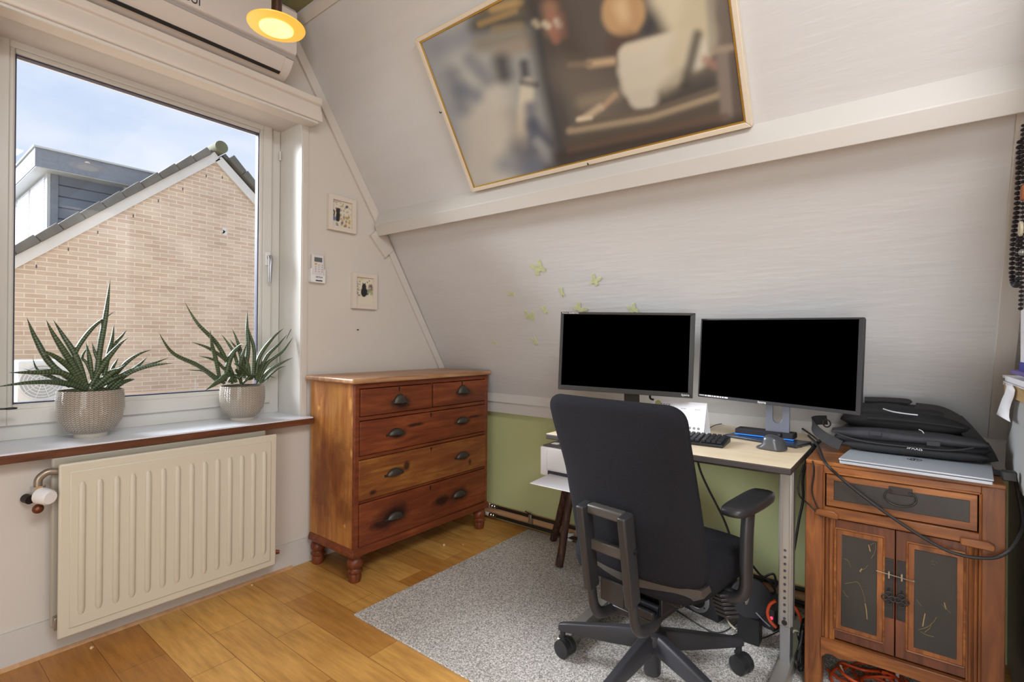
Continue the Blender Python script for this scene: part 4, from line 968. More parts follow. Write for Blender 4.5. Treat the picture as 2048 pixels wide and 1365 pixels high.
pts = [(NX, Ya, zl), (NX, Ya, zt_), (NX, sb.y+.017, zt_), (NX, sb.y+.017, a0)]+[(NX, sb.y+.017*cos(pi*i/10), a0-.020*sin(pi*i/10)) for i in range(1, 10)]+[(NX, sb.y-.017, a0), (NX, sb.y-.017, zt_), (NX, Yb, zt_), (NX, Yb, zl)]
nk.ext(pts, (.010, 0, 0)); nk.build('stand_neck', M['stand'], mo, bevel=.0015)
MB().obox(c-n*.045-v*.02, u*.045, v*.05, n*.02).build('mount', M['bezel2'], mo, bevel=.002)
q0 = on(1449, 869, 2, DZ+.012); q1 = on(1594, 892, 2, DZ+.012)
db = (q1-q0); db.z = 0; nb = V((-db.y, db.x, 0)).normalized(); nb = nb if nb.x > 0 else -nb
bs = MB(); bs.ext([q0-V((0, 0, .010)), q1-V((0, 0, .010)), q1+nb*.13-V((0, 0, .010)), q0+nb*.13-V((0, 0, .010))], (0, 0, .010))
bs.build('stand_base', M['slab'], mo, bevel=.003)
# docking bar standing on the base
zb = DZ+.013
q0 = on(1469, 868, 2, zb+.003); q1 = on(1586, 882, 2, zb+.003); db = q1-q0; db.z = 0; nb = V((-db.y, db.x, 0)).normalized(); nb = nb if nb.x > 0 else -nb
dock = thing('docking_station', 'long black docking station with blue light edge in front of the right monitor stand', 'docking station', (q0+q1)/2+V((0, 0, -.003)))
b = MB(); b.ext([q0+nb*.004, q1+nb*.004, q1+nb*.075, q0+nb*.075], (0, 0, .024)); b.build('casing', M['foam'], dock, bevel=.004)
b = MB(); b.ext([q0, q1, q1+nb*.02, q0+nb*.02], (0, 0, .003)); b.build('light_strip', M['blue'], dock)

# ================================================================== KEYBOARD
kz0 = DZ
ka = on(1446, 896, 2, kz0+.004); kb = on(1467, 872, 2, kz0+.018)
kd = V((kb.x-ka.x, kb.y-ka.y, 0)).normalized()        # depth direction
kw = V((-kd.y, kd.x, 0)); kw = kw if kw.y > 0 else -kw   # towards the left end
kd_len = .150; kwl = .395
kbo = thing('keyboard', 'black keyboard on the desk, half hidden behind the chair back', 'keyboard', (ka.x, ka.y, DZ))
def kp(s, t, z): return V((ka.x, ka.y, 0))+kw*s+kd*t+V((0, 0, DZ+z))
b = MB(); b.ext([kp(0, 0, .001), kp(0, 0, .012), kp(0, kd_len, .024), kp(0, kd_len, .001)], kw*kwl); b.build('case', M['black'], kbo, bevel=.003)
M['key'] = mat('black_key', '222226', .35)
for r in range(5):
    for cidx in range(21):
        s0 = .010+.0195*cidx + (.004 if cidx > 3 else 0); 
        if s0 > kwl-.03: continue
        if r == 0 and 7 < cidx < 13 and cidx % 2: pass
        t0_ = .014+.025*r
        zc_ = .012+.012*(t0_+.009)/kd_len
        kk = MB(); base = [kp(s0, t0_, zc_+.001), kp(s0+.0165, t0_, zc_+.001), kp(s0+.0165, t0_+.019, zc_+.0025), kp(s0, t0_+.019, zc_+.0025)]
        top = [kp(s0+.002, t0_+.002, zc_+.008), kp(s0+.0145, t0_+.002, zc_+.008), kp(s0+.0145, t0_+.016, zc_+.010), kp(s0+.002, t0_+.016, zc_+.010)]
        kk.add(base+top, [(0, 1, 2, 3), (4, 5, 6, 7), (0, 1, 5, 4), (1, 2, 6, 5), (2, 3, 7, 6), (3, 0, 4, 7)])
        kk.build('key', M['key'], kbo)

# ================================================================== VERTICAL MOUSE
ml = on(1503, 895, 2, DZ+.004); mr_ = on(1562, 906, 2, DZ+.002)
ms = thing('ergonomic_mouse', 'graphite upright ergonomic mouse on the front right of the desk', 'mouse', ((ml.x+mr_.x)/2, (ml.y+mr_.y)/2, DZ))
ux = (mr_-ml); ux.z = 0; Lm = ux.length; ux.normalize(); uy = V((-ux.y, ux.x, 0)); uy = uy if uy.x > 0 else -uy
def mprof(t):  # cross-section: skirt on the left, tall fin on the right
    return [(0, .0), (0, .006), (.018, .014), (.030, .030), (.030+.004*t, .055-.010*t), (.045, .063-.012*t), (.07, .060-.014*t), (.090, .052-.014*t), (.094, .030), (.100, .004), (.100, 0)]
rows = []
for i in range(9):
    t = i/8; bulge = sin(pi*(.12+.8*t))**.5
    rows.append([ml+ux*((s-.05)*(Lm/.1)*bulge+.05*Lm/.1)+uy*(t*.10)+V((0, 0, z*(.55+.45*sin(pi*min(1, .2+t*.7))) - .004)) for s, z in mprof(t)])
b = MB(); vs = [q for r in rows for q in r]; m_n = len(rows[0]); fs = []
for i in range(8):
    for j in range(m_n-1): fs.append((i*m_n+j, i*m_n+j+1, (i+1)*m_n+j+1, (i+1)*m_n+j))
fs += [tuple(range(m_n)), tuple(8*m_n+j for j in range(m_n-1, -1, -1))]
for i in range(8): fs.append((i*m_n, (i+1)*m_n, (i+1)*m_n+m_n-1, i*m_n+m_n-1))
for q in vs: q.z = max(q.z, DZ+.0005)
b.add(vs, fs); o = b.build('shell', M['mouse'], ms, angle=80); sd = o.modifiers.new('sub', 'SUBSURF'); sd.levels = 2; sd.render_levels = 2
wq = ml+ux*Lm*.62+uy*.09+V((0, 0, .045)); MB().cyl(wq-ux*.004, wq+ux*.004, .010, n=16).build('scroll_wheel', M['black'], ms)

# ================================================================== DESK CALENDAR
cz = DZ
t1_ = on(1417, 806, 2, DZ+.155); 
CXc = 2.20
A0 = on(1406, 854, 0, CXc); A1 = on(1414, 807.5, 0, CXc+.045); A2 = on(1313, 801, 0, CXc+.045)
z0c = DZ+.001
w_c = A2.y-A1.y
bl = V((CXc, A1.y+w_c+.012, z0c)); br_ = V((CXc, A1.y, z0c)); ztop = A1.z
cal = thing('desk_calendar', 'white tent-shaped desk calendar behind the keyboard', 'calendar', (CXc+.05, A1.y+w_c/2, DZ))
tl_ = V((CXc+.045, A1.y+w_c+.012, ztop)); tr_ = V((CXc+.045, A1.y, ztop)); bkl = V((CXc+.10, A1.y+w_c+.012, z0c)); bkr = V((CXc+.10, A1.y, z0c))
b = MB(); nn_ = V((-1, 0, .3)).normalized()*.0012; b.ext([bl, br_, tr_, tl_], nn_); fr_ = b.build('front_sheet', M['paper'], cal)
b = MB(); b.ext([bkl, bkr, tr_, tl_], V((.0012, 0, .0004))); b.build('back_sheet', M['paper'], cal)
b = MB(); b.box((CXc-.055, A1.y+.002, z0c-.0005), (CXc+.10, A1.y+w_c, z0c+.001)); b.build('foot_sheet', M['paper'], cal)
up_ = (tl_-bl).normalized(); sd_ = V((0, -1, 0)); H_c = (tl_-bl).length
def cpt(s, t): return bl+sd_*s+up_*t+nn_*1.15
text('lettering', 'sters', .030, cpt(.052, H_c*.86), sd_, up_, M['graph'], cal, .0002)
b = MB(); b.cyl(cpt(.022, H_c*.885), cpt(.022, H_c*.885)+nn_*.3, .014, n=20); b.build('logo', mat('yellow_green_dot', 'b5b878', .7), cal)
M['pale'] = mat('pale_grey_print', 'b9bac4', .8)
b = MB()
for k_ in range(3):
    s0 = .055+.062*k_; tt = H_c*.22; b.obox(cpt(s0+.023, H_c*.78), sd_*.012, up_*.0016, nn_*.1)
    for i in range(6): b.obox(cpt(s0+.004+.0075*i, H_c*.52), sd_*.0003, up_*(H_c*.20), nn_*.1)
    for i in range(5): b.obox(cpt(s0+.023, H_c*(.34+.09*i)), sd_*.020, up_*.0003, nn_*.1)
b.build('month_grid', M['pale'], cal)
for i in range(4):
    for j in range(2):
        MB().lathe([(.0035, 0), (.0035, .0004), (.0062, .0004), (.0062, 0)], cpt(w_c-.012-.0185*i, H_c*(.10+.115*j)), 16, M=V((0, 0, 1)).rotation_difference(nn_).to_matrix()).build('round_symbol', M['acs'], cal)

# ================================================================== STOOL AND PRINTER
st_z = .492
sto = thing('stool', 'small rustic stool with dark splayed bark-covered legs under the printer', 'stool', (2.40, 1.42, RZ))
MB().lathe([(.001, st_z-.03), (.14, st_z-.03), (.15, st_z-.022), (.15, st_z-.006), (.14, st_z), (.001, st_z)], (2.40, 1.40, 0), 36, caps=False).build('seat', M['bark'], sto, bevel=0)
for (fxp, fyp), (tx_, ty_) in (((2.268, 1.443), (2.345, 1.41)), ((2.553, 1.665), (2.44, 1.485)), ((2.57, 1.36), (2.46, 1.37))):
    a, c = V((fxp, fyp, RZ+.007)), V((tx_, ty_, st_z-.028)); pp = [a.lerp(c, i/7)+V((random.uniform(-.002, .002), random.uniform(-.002, .002), 0)) for i in range(8)]
    MB().tube(pp, [.021, .0215, .020, .021, .020, .0205, .019, .018], 14).build('leg', M['bark'], sto)
pr = thing('printer', 'white laser printer with dark top on the stool beside the desk', 'printer', (2.38, 1.36, st_z))
PXf = 2.215; pyl = on(1080, 920, 0, PXf).y; pzt = on(1080, 893, 0, PXf).z; PYr = pyl-.36
b = MB(); b.box((PXf, PYr, st_z+.002), (PXf+.27, pyl, pzt)); b.build('housing', M['white'], pr, bevel=.006)
b = MB(); b.box((PXf+.012, PYr+.01, pzt-.002), (PXf+.26, pyl-.008, pzt+.008)); b.build('top_cover', M['plast2'], pr, bevel=.003)
b = MB(); b.box((PXf+.05, PYr+.04, pzt+.0075), (PXf+.22, pyl-.09, pzt+.009)); b.build('paper_output', M['black'], pr)
b = MB(); b.box((PXf-.006, PYr+.045, st_z+.04), (PXf+.002, pyl-.045, pzt-.012)); b.build('front_panel', M['white'], pr, bevel=.003)
b = MB(); b.box((PXf-.001, PYr+.05, st_z+.012), (PXf+.004, pyl-.05, st_z+.034)); b.build('feed_slot', M['graph'], pr)
b = MB(); b.box((PXf+.06, pyl-.07, pzt+.008), (PXf+.10, pyl-.03, pzt+.0095)); b.build('label_sticker', M['paper'], pr)
b = MB(); ty0 = on(1060, 968, 2, st_z+.010); ty1 = on(1135, 985, 2, st_z+.006)
b.ext([(ty0.x, ty0.y, st_z+.010), (ty1.x, ty1.y-.03, st_z+.007), (PXf+.01, PYr+.07, st_z+.012), (PXf+.01, pyl-.06, st_z+.014)], (0, 0, .004)); b.build('paper_tray', M['paper'], pr, bevel=.001)

# ================================================================== WASTE BIN
bc = (2.355, 1.215)
bn = thing('waste_bin', 'ribbed galvanised metal waste bin behind the office chair', 'bin', (bc[0], bc[1], RZ))
M['zinc'] = mat('galvanised_metal', 'a8a9ab', .35, metal=.7)
prof = [(.001, .0), (.088, 0), (.090, .004)]+[(.090+.0012*(k % 2)+.00035*k, .010+.004*k) for k in range(12)]+[(.112, .29), (.116, .292), (.116, .298), (.110, .298), (.086, .01), (.001, .008)]
MB().lathe(prof, (bc[0], bc[1], RZ), 44, caps=False).build('body', M['zinc'], bn)
# white porcelain cup on the floor behind the bin
q = on(1137, 1083, 2, RZ)
cu_ = MB().lathe([(.001, 0), (.018, 0), (.022, .02), (.028, .05), (.026, .05), (.02, .02), (.001, .006)], (q.x+.02, q.y, RZ), 24, caps=False).build('cup', M['white']); tag(cu_, 'small white cup on the floor between stool legs and bin', 'cup')

# ================================================================== LOUDSPEAKER, POWER STRIP, DARK UNIT UNDER THE DESK
s0, s1 = on(1436, 1248, 2, RZ), on(1362, 1213, 2, RZ)
uS = (s1-s0); uS.z = 0; uS.normalize(); nS = V((-uS.y, uS.x, 0)); nS = nS if nS.x > 0 else -nS
wS = .20; hS = .26
spk = thing('loudspeaker', 'black box loudspeaker with a silver ring on the floor under the desk', 'loudspeaker', s0+uS*wS/2+nS*.08)
M['spk'] = mat('speaker_black', '26262a', .6)
b = MB(); b.ext([s0, s0+uS*wS, s0+uS*wS+nS*.16, s0+nS*.16], (0, 0, hS)); b.build('cabinet', M['spk'], spk, bevel=.004)
rc_ = pl(1393, 1196, s0, nS); Mq = V((0, 0, 1)).rotation_difference(-nS).to_matrix()
MB().lathe([(.040, .001), (.044, .005), (.056, .005), (.062, .001)], rc_-nS*.0, 40, M=Mq).build('trim_ring', M['silver'], spk)
MB().lathe([(.001, .006), (.016, .005), (.020, .001), (.036, .005), (.042, .003)], rc_, 36, M=Mq, caps=False).build('cone', M['black'], spk)
for a in range(4): q = rc_+uS*(cos(a*pi/2+.6)*.050)+V((0, 0, sin(a*pi/2+.6)*.050))-nS*.005; MB().cyl(q, q-nS*.0018, .0035, n=8).build('screw', M['black'], spk)
dq0, dq1 = on(1480, 1235, 2, RZ), on(1592, 1290, 2, RZ)
b = MB(); d_ = V((dq1.x-dq0.x, dq1.y-dq0.y, 0)).normalized(); e_ = V((-d_.y, d_.x, 0)); e_ = e_ if e_.x > 0 else -e_
pc = thing('small_computer', 'dark flat electronic unit lying among cables under the desk', 'computer', dq0.lerp(dq1, .5))
p0_ = V((dq0.x, dq0.y, RZ)); Lp = .145
b.ext([p0_+e_*.01, p0_+d_*Lp+e_*.01, p0_+d_*Lp+e_*.17, p0_+e_*.17], (0, 0, .085)); b.build('case', M['spk'], pc, bevel=.004)
b = MB(); 
for k_ in range(3): b.obox(p0_+d_*(.05+.032*k_)+e_*.009+V((0, 0, .05)), d_*.012, e_*.0015, (0, 0, .003))
b.build('vent_slots', M['black'], pc)
b = MB(); b.obox(p0_+d_*.02+e_*.009+V((0, 0, .05)), d_*.018, e_*.001, (0, 0, .016)); b.build('sticker', M['sheet_white'], pc)
q = p0_+d_*.135+e_*.007+V((0, 0, .055)); MB().sphere(q, .006, 10, 6).build('indicator_light', mat('red_light', 'e03050', .4, emit='ff3050', estr=2), pc)
qd = on(1500, 1196, 0, 2.20)
dm = thing('round_footrest', 'round dark disc propped upright among the cables under the desk', 'disc', (qd.x, qd.y, RZ))
vd = V((-.86, -.45, .12)).normalized()
MB().cyl(qd+V((.0, 0, 0)), qd+vd*.016, .078, n=48).build('disc', M['spk'], dm, bevel=.003)
MB().box((qd.x-.03, qd.y-.04, RZ), (qd.x+.03, qd.y+.04, qd.z-.07)).build('support', M['black'], dm)

# ================================================================== CABLES
def cable(name, pts, r, m, label, grp=None, k=7):
    o = MB().tube(smooth_path(pts, k), r, 10).build(name, m); tag(o, label, 'cable', grp); return o
def fl(l, z=.004): return [on(x, y, 2, RZ+(zz if (zz := (q[2] if len(q) > 2 else z)) else z)) for q in l for x, y in [q[:2]]]
def xs(l, X): return [on(x, y, 0, X) for x, y in l]
cable('cable', xs([(1392, 905), (1400, 940), (1415, 975), (1438, 1020), (1452, 1050), (1470, 1100), (1500, 1160), (1560, 1200)], 2.40), .0048, M['cable'], 'black cable hanging down behind the desk beside the chair armrest')
cable('cable', fl([(1345, 1215), (1375, 1236), (1410, 1258), (1440, 1266), (1470, 1250), (1494, 1222, .05)]), .0024, M['graph'], 'thin dark cable curving over the rug from the loudspeaker')
cable('cable', fl([(1352, 1222), (1390, 1246), (1430, 1268), (1465, 1272), (1492, 1258), (1512, 1240, .03)]), .0024, M['cable'], 'second thin cable curving over the rug just below the first')
cable('cable', fl([(1480, 1282), (1505, 1279), (1530, 1276), (1560, 1262, .01)]), .0024, M['cable'], 'short thin black cable on the rug left of the desk leg')
cable('cable', fl([(1452, 1228, .02), (1458, 1246), (1475, 1262), (1495, 1270), (1520, 1272)], .006), .0048, M['whitec'], 'cream cable curving over the rug under the desk')
cable('cable', [on(1497, 1222, 2, RZ+.09), on(1480, 1250, 2, RZ+.03), on(1470, 1262, 2, RZ+.01)], .0022, M['greyc'], 'thin grey wire sloping down from the dark disc')
cable('cable', xs([(1512, 1226), (1525, 1240), (1540, 1254)], 2.13), .0022, M['greyc'], 'thin grey wire across the front of the dark unit')
cable('orange_cable', xs([(1552, 1202), (1540, 1210), (1535, 1226), (1540, 1242), (1553, 1256)], 2.08), .0058, M['orange'], 'orange cable loop beside the right desk leg')
cable('orange_cable', xs([(1584, 1210), (1596, 1225), (1604, 1248)], 2.16), .0058, M['orange'], 'orange cable end between desk leg and wooden cabinet')
cable('cable', xs([(1500, 1125), (1520, 1150), (1540, 1165), (1550, 1185), (1530, 1190), (1515, 1180), (1530, 1155), (1548, 1150), (1552, 1175)], 2.42), .005, M['cable'], 'black looped cable against the green wall under the desk')
cable('cable', fl([(1508, 1195, .10), (1530, 1185, .06), (1575, 1215, .03), (1600, 1240, .03)]), .004, M['cable'], 'black cable lying across the dark unit')
cable('cable', xs([(1583, 1270), (1590, 1262), (1604, 1268)], 2.12), .0036, M['whitec'], 'cream cable hook beside the cabinet leg')
cable('cable', fl([(1583, 1272), (1590, 1292), (1612, 1318)], .006), .004, M['whitec'], 'cream cable running to the cabinet leg')
# tangle between leg and cabinet
rr = random.Random(11)
b = MB()
for i in range(16):
    cx_, cy_ = rr.uniform(2.06, 2.22), rr.uniform(.290, .300); z_ = RZ+rr.uniform(.02, .14)
    pts = []
    for k_ in range(9):
        a = 2*pi*k_/8+rr.uniform(0, .4); pts.append((cx_+cos(a)*rr.uniform(.02, .06), cy_+sin(a)*.007, max(RZ+.006, z_+sin(a*1.3+i)*rr.uniform(.02, .05))))
    b.tube(smooth_path(pts, 4), .0042, 8)
o = b.build('cable_tangle', M['cable']); tag(o, 'heap of tangled black cables between desk leg and cabinet', 'cables', kind='stuff')
# cables coiled below the cabinet
pts = []
for i, (cx_, cy_, rx_, ry_, z_) in enumerate([(2.14, .10, .085, .11, .010), (2.18, .06, .08, .12, .020), (2.12, .04, .07, .10, .030), (2.20, .02, .09, .13, .016), (2.15, .10, .06, .09, .040), (2.13, .0, .06, .12, .024)]):
    pts += [(cx_+cos(a)*rx_+.01*sin(3*a+i), cy_+sin(a)*ry_, RZ+z_+.008*sin(2*a+i)) for a in [2*pi*k_/16 for k_ in range(16)]]
cable('orange_cable', pts, .0046, M['orange'], 'coiled orange extension cable heaped on the rug beneath the wooden cabinet', None, 3)
cable('orange_cable', fl([(1655, 1340), (1685, 1362), (1720, 1375)], .006), .0048, M['orange'], 'orange cable end trailing forward from under the cabinet')
cable('cable', fl([(1680, 1332, .03), (1690, 1352, .012), (1715, 1358), (1745, 1356), (1780, 1362)], .008), .0058, M['whitec'], 'cream cable bending beneath the cabinet apron')
cable('cable', [on(1795, 1345, 2, RZ+.05), on(1793, 1362, 2, RZ+.01)], .006, M['white'], 'short white cable under the middle of the cabinet')
# thick leads running across the desk and the cabinet
XF = 2.012
cable('cable', [on(1617, 872, 2, DZ+.02), on(1636, 893, 2, DZ+.012)]+xs([(1650, 925), (1680, 955), (1720, 988), (1760, 1018), (1800, 1046), (1845, 1075), (1890, 1100), (1930, 1113), (1965, 1117)], XF)+[on(1995, 1115, 0, 2.012), on(2020, 1100, 0, 2.015), on(2038, 1072, 0, 2.04), on(2045, 1040, 0, 2.07), on(2036, 985, 0, 2.09), on(2031, 957, 0, 2.07)], .0048, M['cable'], 'thick black cable drooping across the front of the wooden cabinet')
cable('cable', [on(1600, 893, 2, DZ+.006), on(1614, 905, 2, DZ-.02)]+xs([(1626, 925), (1628, 950), (1624, 980), (1630, 1005), (1643, 1028), (1645, 1034), (1638, 1030), (1618, 1010)], 2.018)+[on(1600, 993, 0, 2.06), on(1597, 970, 0, 2.08), on(1607, 930, 0, 2.10)], .0026, M['cable'], 'thin black wire looping over the upper left corner of the cabinet')
cable('cable', [on(1625, 895, 2, DZ-.0)]+[on(x, y, 0, 2.14) for x, y in ((1612, 925), (1606, 960), (1606, 1000), (1598, 1040), (1590, 1090), (1582, 1135), (1580, 1180))], .0045, M['cable'], 'black cable hanging between the desk and the cabinet')
def ont(l): return [on(x, y, 2, DZ+z) for x, y, z in l]
cable('cable', ont([(1417, 828, .032), (1450, 833, .035), (1480, 833, .03), (1500, 838, .02), (1520, 845, .012)]), .004, M['cable'], 'black cable on the desk running to the right monitor stand')
cable('cable', ont([(1395, 874, .012), (1408, 864, .006), (1430, 851, .006), (1455, 846, .006), (1480, 836, .02)]), .0022, M['cable'], 'thin keyboard cable winding over the desk top')
cable('cable', ont([(1480, 832, .04), (1500, 828, .045), (1520, 834, .04), (1535, 848, .03)]), .0035, M['greyc'], 'light grey cable arching behind the docking station')
cable('cable', ont([(1582, 842, .03), (1605, 858, .02), (1625, 872, .01), (1640, 885, .008)]), .004, M['cable'], 'black cable leaving the right monitor stand toward the bag')
cable('cable', [V((2.235, cL.y-.10, 1.0)), on(1300, 796, 0, 2.26), on(1318, 806, 0, 2.28), V((2.34, .86, .82))], .005, M['cable'], 'black cable hanging behind the left monitor')
cn = thing('cable_connectors', 'bundle of black plug connectors at the right rear edge of the desk', 'connectors', on(1628, 890, 2, DZ))
q = on(1622, 893, 2, DZ)
for i in range(3): MB().obox(q+V((.02-.015*i, -.004*i-.002, -.012-.006*i)), (.006, .002, 0), (-.002, .006, 0), (0, .0, .020)).build('plug', M['black'], cn, bevel=.002)

# ================================================================== CARVED WOODEN CABINET
KF = 2.03; KY0, KY1 = -.226, .279; KT = .797
def kf(cx, cy): q = on(1560+cx/2.936, 900+cy/2.936, 0, KF); return q.y, q.z
cab = thing('wooden_cabinet', 'antique wooden cabinet with one drawer and two dark lacquered doors beside the desk', 'cabinet', (KF+.21, (KY0+KY1)/2, RZ))
KD = .43
def slab(name, m, y0, y1, z0, z1, x0, x1, parent, bev=.002, seg=2): return MB().box((x0, min(y0, y1), min(z0, z1)), (x1, max(y0, y1), max(z0, z1))).build(name, m, parent, bevel=bev, seg=seg)
yl0 = KY1; yl1 = kf(252, 500)[0]; yr0 = kf(1182, 500)[0]; yr1 = KY0
for n_, (a, c) in enumerate(((yl1, yl0), (yr1, yr0))):
    slab('leg', M['cab'], a, c, RZ, KT-.012, KF, KF+.05, cab, .003)
    slab('leg', M['cab'], a, c, RZ, KT-.012, KF+KD-.05, KF+KD, cab, .003)
for y in (KY0+.004, KY1-.016): slab('side_panel', M['cab_dark'], y, y+.012, .14, KT-.012, KF+.05, KF+KD-.05, cab)
slab('back_panel', M['cab_dark'], KY0+.05, KY1-.05, .14, KT-.012, KF+KD-.02, KF+KD-.01, cab)
zdt = kf(258, 130)[1]
slab('top', M['cabx'], KY0, KY1, KT-.014, KT, KF, KF+KD, cab, .003)
slab('top_rail', M['cabx'], yr0, yl1, zdt, KT-.014, KF+.001, KF+.04, cab, .002)
MB().tube([(KF-.001, yl1-.004, zdt), (KF-.001, yr0+.004, zdt)], .0035, 10).build('opening_bead', M['cabx'], cab)
for y, z_ in ((yl1-.002, kf(262, 400)[1]), (yr0+.002, kf(262, 400)[1])): MB().tube([(KF-.001, y, zdt), (KF-.001, y, kf(250, 1090)[1])], .0035, 8).build('opening_bead', M['cab'], cab)
zdb = kf(262, 332)[1]
# drawer
dr = slab('drawer', M['cabx'], yl1-.008, yr0+.008, zdt-.006, zdb+.003, KF+.004, KF+.02, cab, .0015)
zp1, zp0 = kf(315, 183)[1], kf(315, 296)[1]; yp0, yp1 = kf(315, 240)[0], kf(1115, 370)[0]
slab('lacquer_panel', M['lacquer'], yp0, yp1, zp0, zp1, KF+.0025, KF+.006, dr, .001, 1)
hc = V((KF-.002, kf(707, 290)[0], kf(707, 290)[1]+.012))
hp1 = []
for i in range(25):
    a = radians(-215+250*i/24); hp1.append(hc+V((-.004-.003*sin(pi*i/24), -cos(a)*.040, sin(a)*.026-.008)))
hp1 = [hp1[0]+V((0, -.012, .004)), ]+hp1+[hp1[-1]+V((0, .012, .004))]
hd_ = MB().tube(smooth_path(hp1, 2), [.0026]*(2*(len(hp1)-1)+1), 8).build('bail_handle', M['iron'], dr)
MB().obox(hc+V((.003, 0, .012)), (.0015, 0, 0), (0, .030, 0), (0, 0, .012)).build('handle_plate', M['iron'], dr, bevel=.004)
# rail under the drawer with its projecting ends
zm1, zm0 = zdb, kf(330, 405)[1]
slab('middle_rail', M['cabx'], yr0, yl1, zm0, zm1, KF-.002, KF+.03, cab, .003)
def stub(xa, xb, ya_, yb_, flip):
    y0_, zt1 = kf(xa, ya_); y1_, zt2 = kf(xb, yb_)
    z1_ = zt1; z0_ = zt1-.026
    s = -1 if y1_ < y0_ else 1
    if flip: pts = [(y0_, z0_+.004), (y0_, z1_-.002), (y0_-.006, z1_), (y1_+.014, z1_), (y1_, z1_-.008), (y1_, z0_+.006), (y1_+.005, z0_)]
    else: pts = [(y0_, z0_+.006), (y0_, z1_-.008), (y0_-.01, z1_), (y1_+.012, z1_), (y1_, z1_-.010), (y1_, z0_+.002), (y1_+.01, z0_)]
    return MB().ext([(KF-.016, y, z) for y, z in pts], (.018, 0, 0)).build('rail_end', M['cabx'], cab, bevel=.003)
stub(207, 345, 338, 362, False); stub(1058, 1262, 507, 540, True)
# doors
dzt = zm0-.003; dzb = kf(640, 1212)[1]
def door(y0, y1, panel, sgn):
    d = slab('door', M['cab_dark'], y0, y1, dzb, dzt, KF+.006, KF+.022, cab, .002)
    (a0, a1), (b0, b1) = panel
    yA, zA = kf(*panel[0]); yB, zB = kf(*panel[1])
    zB = dzb+.050; zA = dzt-.048
    m_ = .018
    mo_ = MB(); 
    for (p, q_) in (((yA+m_, zA+m_), (yB-m_, zA+m_)), ((yB-m_, zA+m_), (yB-m_, zB-m_)), ((yB-m_, zB-m_), (yA+m_, zB-m_)), ((yA+m_, zB-m_), (yA+m_, zA+m_))):
        mo_.tube([(KF+.005, p[0], p[1]), (KF+.005, q_[0], q_[1])], .0032, 8)
    mo_.build('moulding', M['cabx'], d)
    slab('panel_border', M['cab'], yA+m_-.003, yB-m_+.003, zB-m_+.003, zA+m_-.003, KF+.0045, KF+.008, d, .001, 1)
    slab('lacquer_panel', M['lacquer'], yA, yB, zB, zA, KF+.0025, KF+.006, d, .001, 1)
    return d, yA, yB, zA, zB
yc_ = kf(676, 800)[0]
yil, yir = kf(322, 700)[0], kf(1096, 700)[0]
dl, a1_, a2_, a3_, a4_ = door(yil, yc_+.0012, ((362, 505), (566, 1090)), 1)
drr, b1_, b2_, b3_, b4_ = door(yc_-.0012, yir, ((790, 600), (1036, 1240)), -1)
for (ya_, yb__) in ((yl1, yil), (yir, yr0)):
    w_ = (ya_-yb__); 
    bb = MB(); bb.box((KF+.008, yb__, dzb-.01), (KF+.03, ya_, dzt+.003))
    for f in (.32, .70): bb.tube([(KF+.007, yb__+w_*f, dzb-.008), (KF+.007, yb__+w_*f, dzt)], w_*.17, 10)
    bb.build('reeded_stile', M['cab'], cab)
# faded gold painting on the lacquer
def gold(parent, strokes, r=.0015):
    for s_ in strokes:
        pts = [(KF+.0022, *kf(x, y)) for x, y in s_]
        MB().tube(smooth_path(pts, 3), r, 5, flat=.35).build('gold_brushwork', M['gold'], parent)
gold(dl, [[(380, 790), (420, 782), (455, 780), (480, 820), (495, 870), (500, 900)], [(500, 905), (507, 950), (511, 998)], [(530, 560), (560, 550), (558, 600), (535, 640)], [(465, 712), (500, 700), (515, 680)], [(375, 640), (400, 655), (415, 690)], [(370, 830), (385, 855), (400, 870)], [(470, 720), (480, 700)], [(520, 560), (530, 600)]])
gold(drr, [[(815, 1060), (850, 1050), (880, 1035), (905, 1010), (920, 985)], [(825, 1070), (860, 1090), (905, 1102)], [(838, 1040), (845, 1000), (852, 965)], [(850, 1075), (880, 1050), (890, 1020)], [(950, 910), (985, 945), (1005, 965)], [(965, 900), (975, 940)], [(800, 880), (830, 920)], [(885, 660), (905, 655), (925, 668)], [(890, 672), (915, 680)]])
# iron plates, drop pulls and pin
zpT, zpB = kf(640, 642)[1], kf(640, 990)[1]
for (y0_, y1_, d) in ((kf(612, 800)[0], yc_+.004, dl), (yc_-.004, kf(744, 800)[0], drr)):
    slab('lock_plate', M['iron'], y0_, y1_, zpB, zpT, KF+.003, KF+.007, d, .001, 1)
    ym = (y0_+y1_)/2
    zr = kf(676, 880)[1]
    rg_ = MB()
    for (dy_, dz_) in ((0, .012), (.010, 0), (-.010, 0), (0, -.012)): rg_.tube([V((KF-.002, ym+dy_+.0085*cos(2*pi*i/14), zr+dz_+.0085*sin(2*pi*i/14))) for i in range(14)], .0022, 6, closed=True)
    rg_.cyl((KF+.004, ym, zr+.030), (KF-.004, ym, zr+.026), .003, n=8)
    rg_.build('drop_pull', M['iron'], d)
    MB().box((KF-.005, ym-.0025, kf(676, 745)[1]-.010), (KF+.004, ym+.0025, kf(676, 745)[1]+.012)).build('staple', M['nickel'], d, bevel=.001)
pa, pb = kf(565, 708), kf(775, 770)
MB().tube([(KF-.004, *pa), (KF-.004, *pb), (KF-.004, pb[0]-.006, pb[1]+.001)], [.0014, .0016, .004], 8).build('locking_pin', M['nickel'], cab)
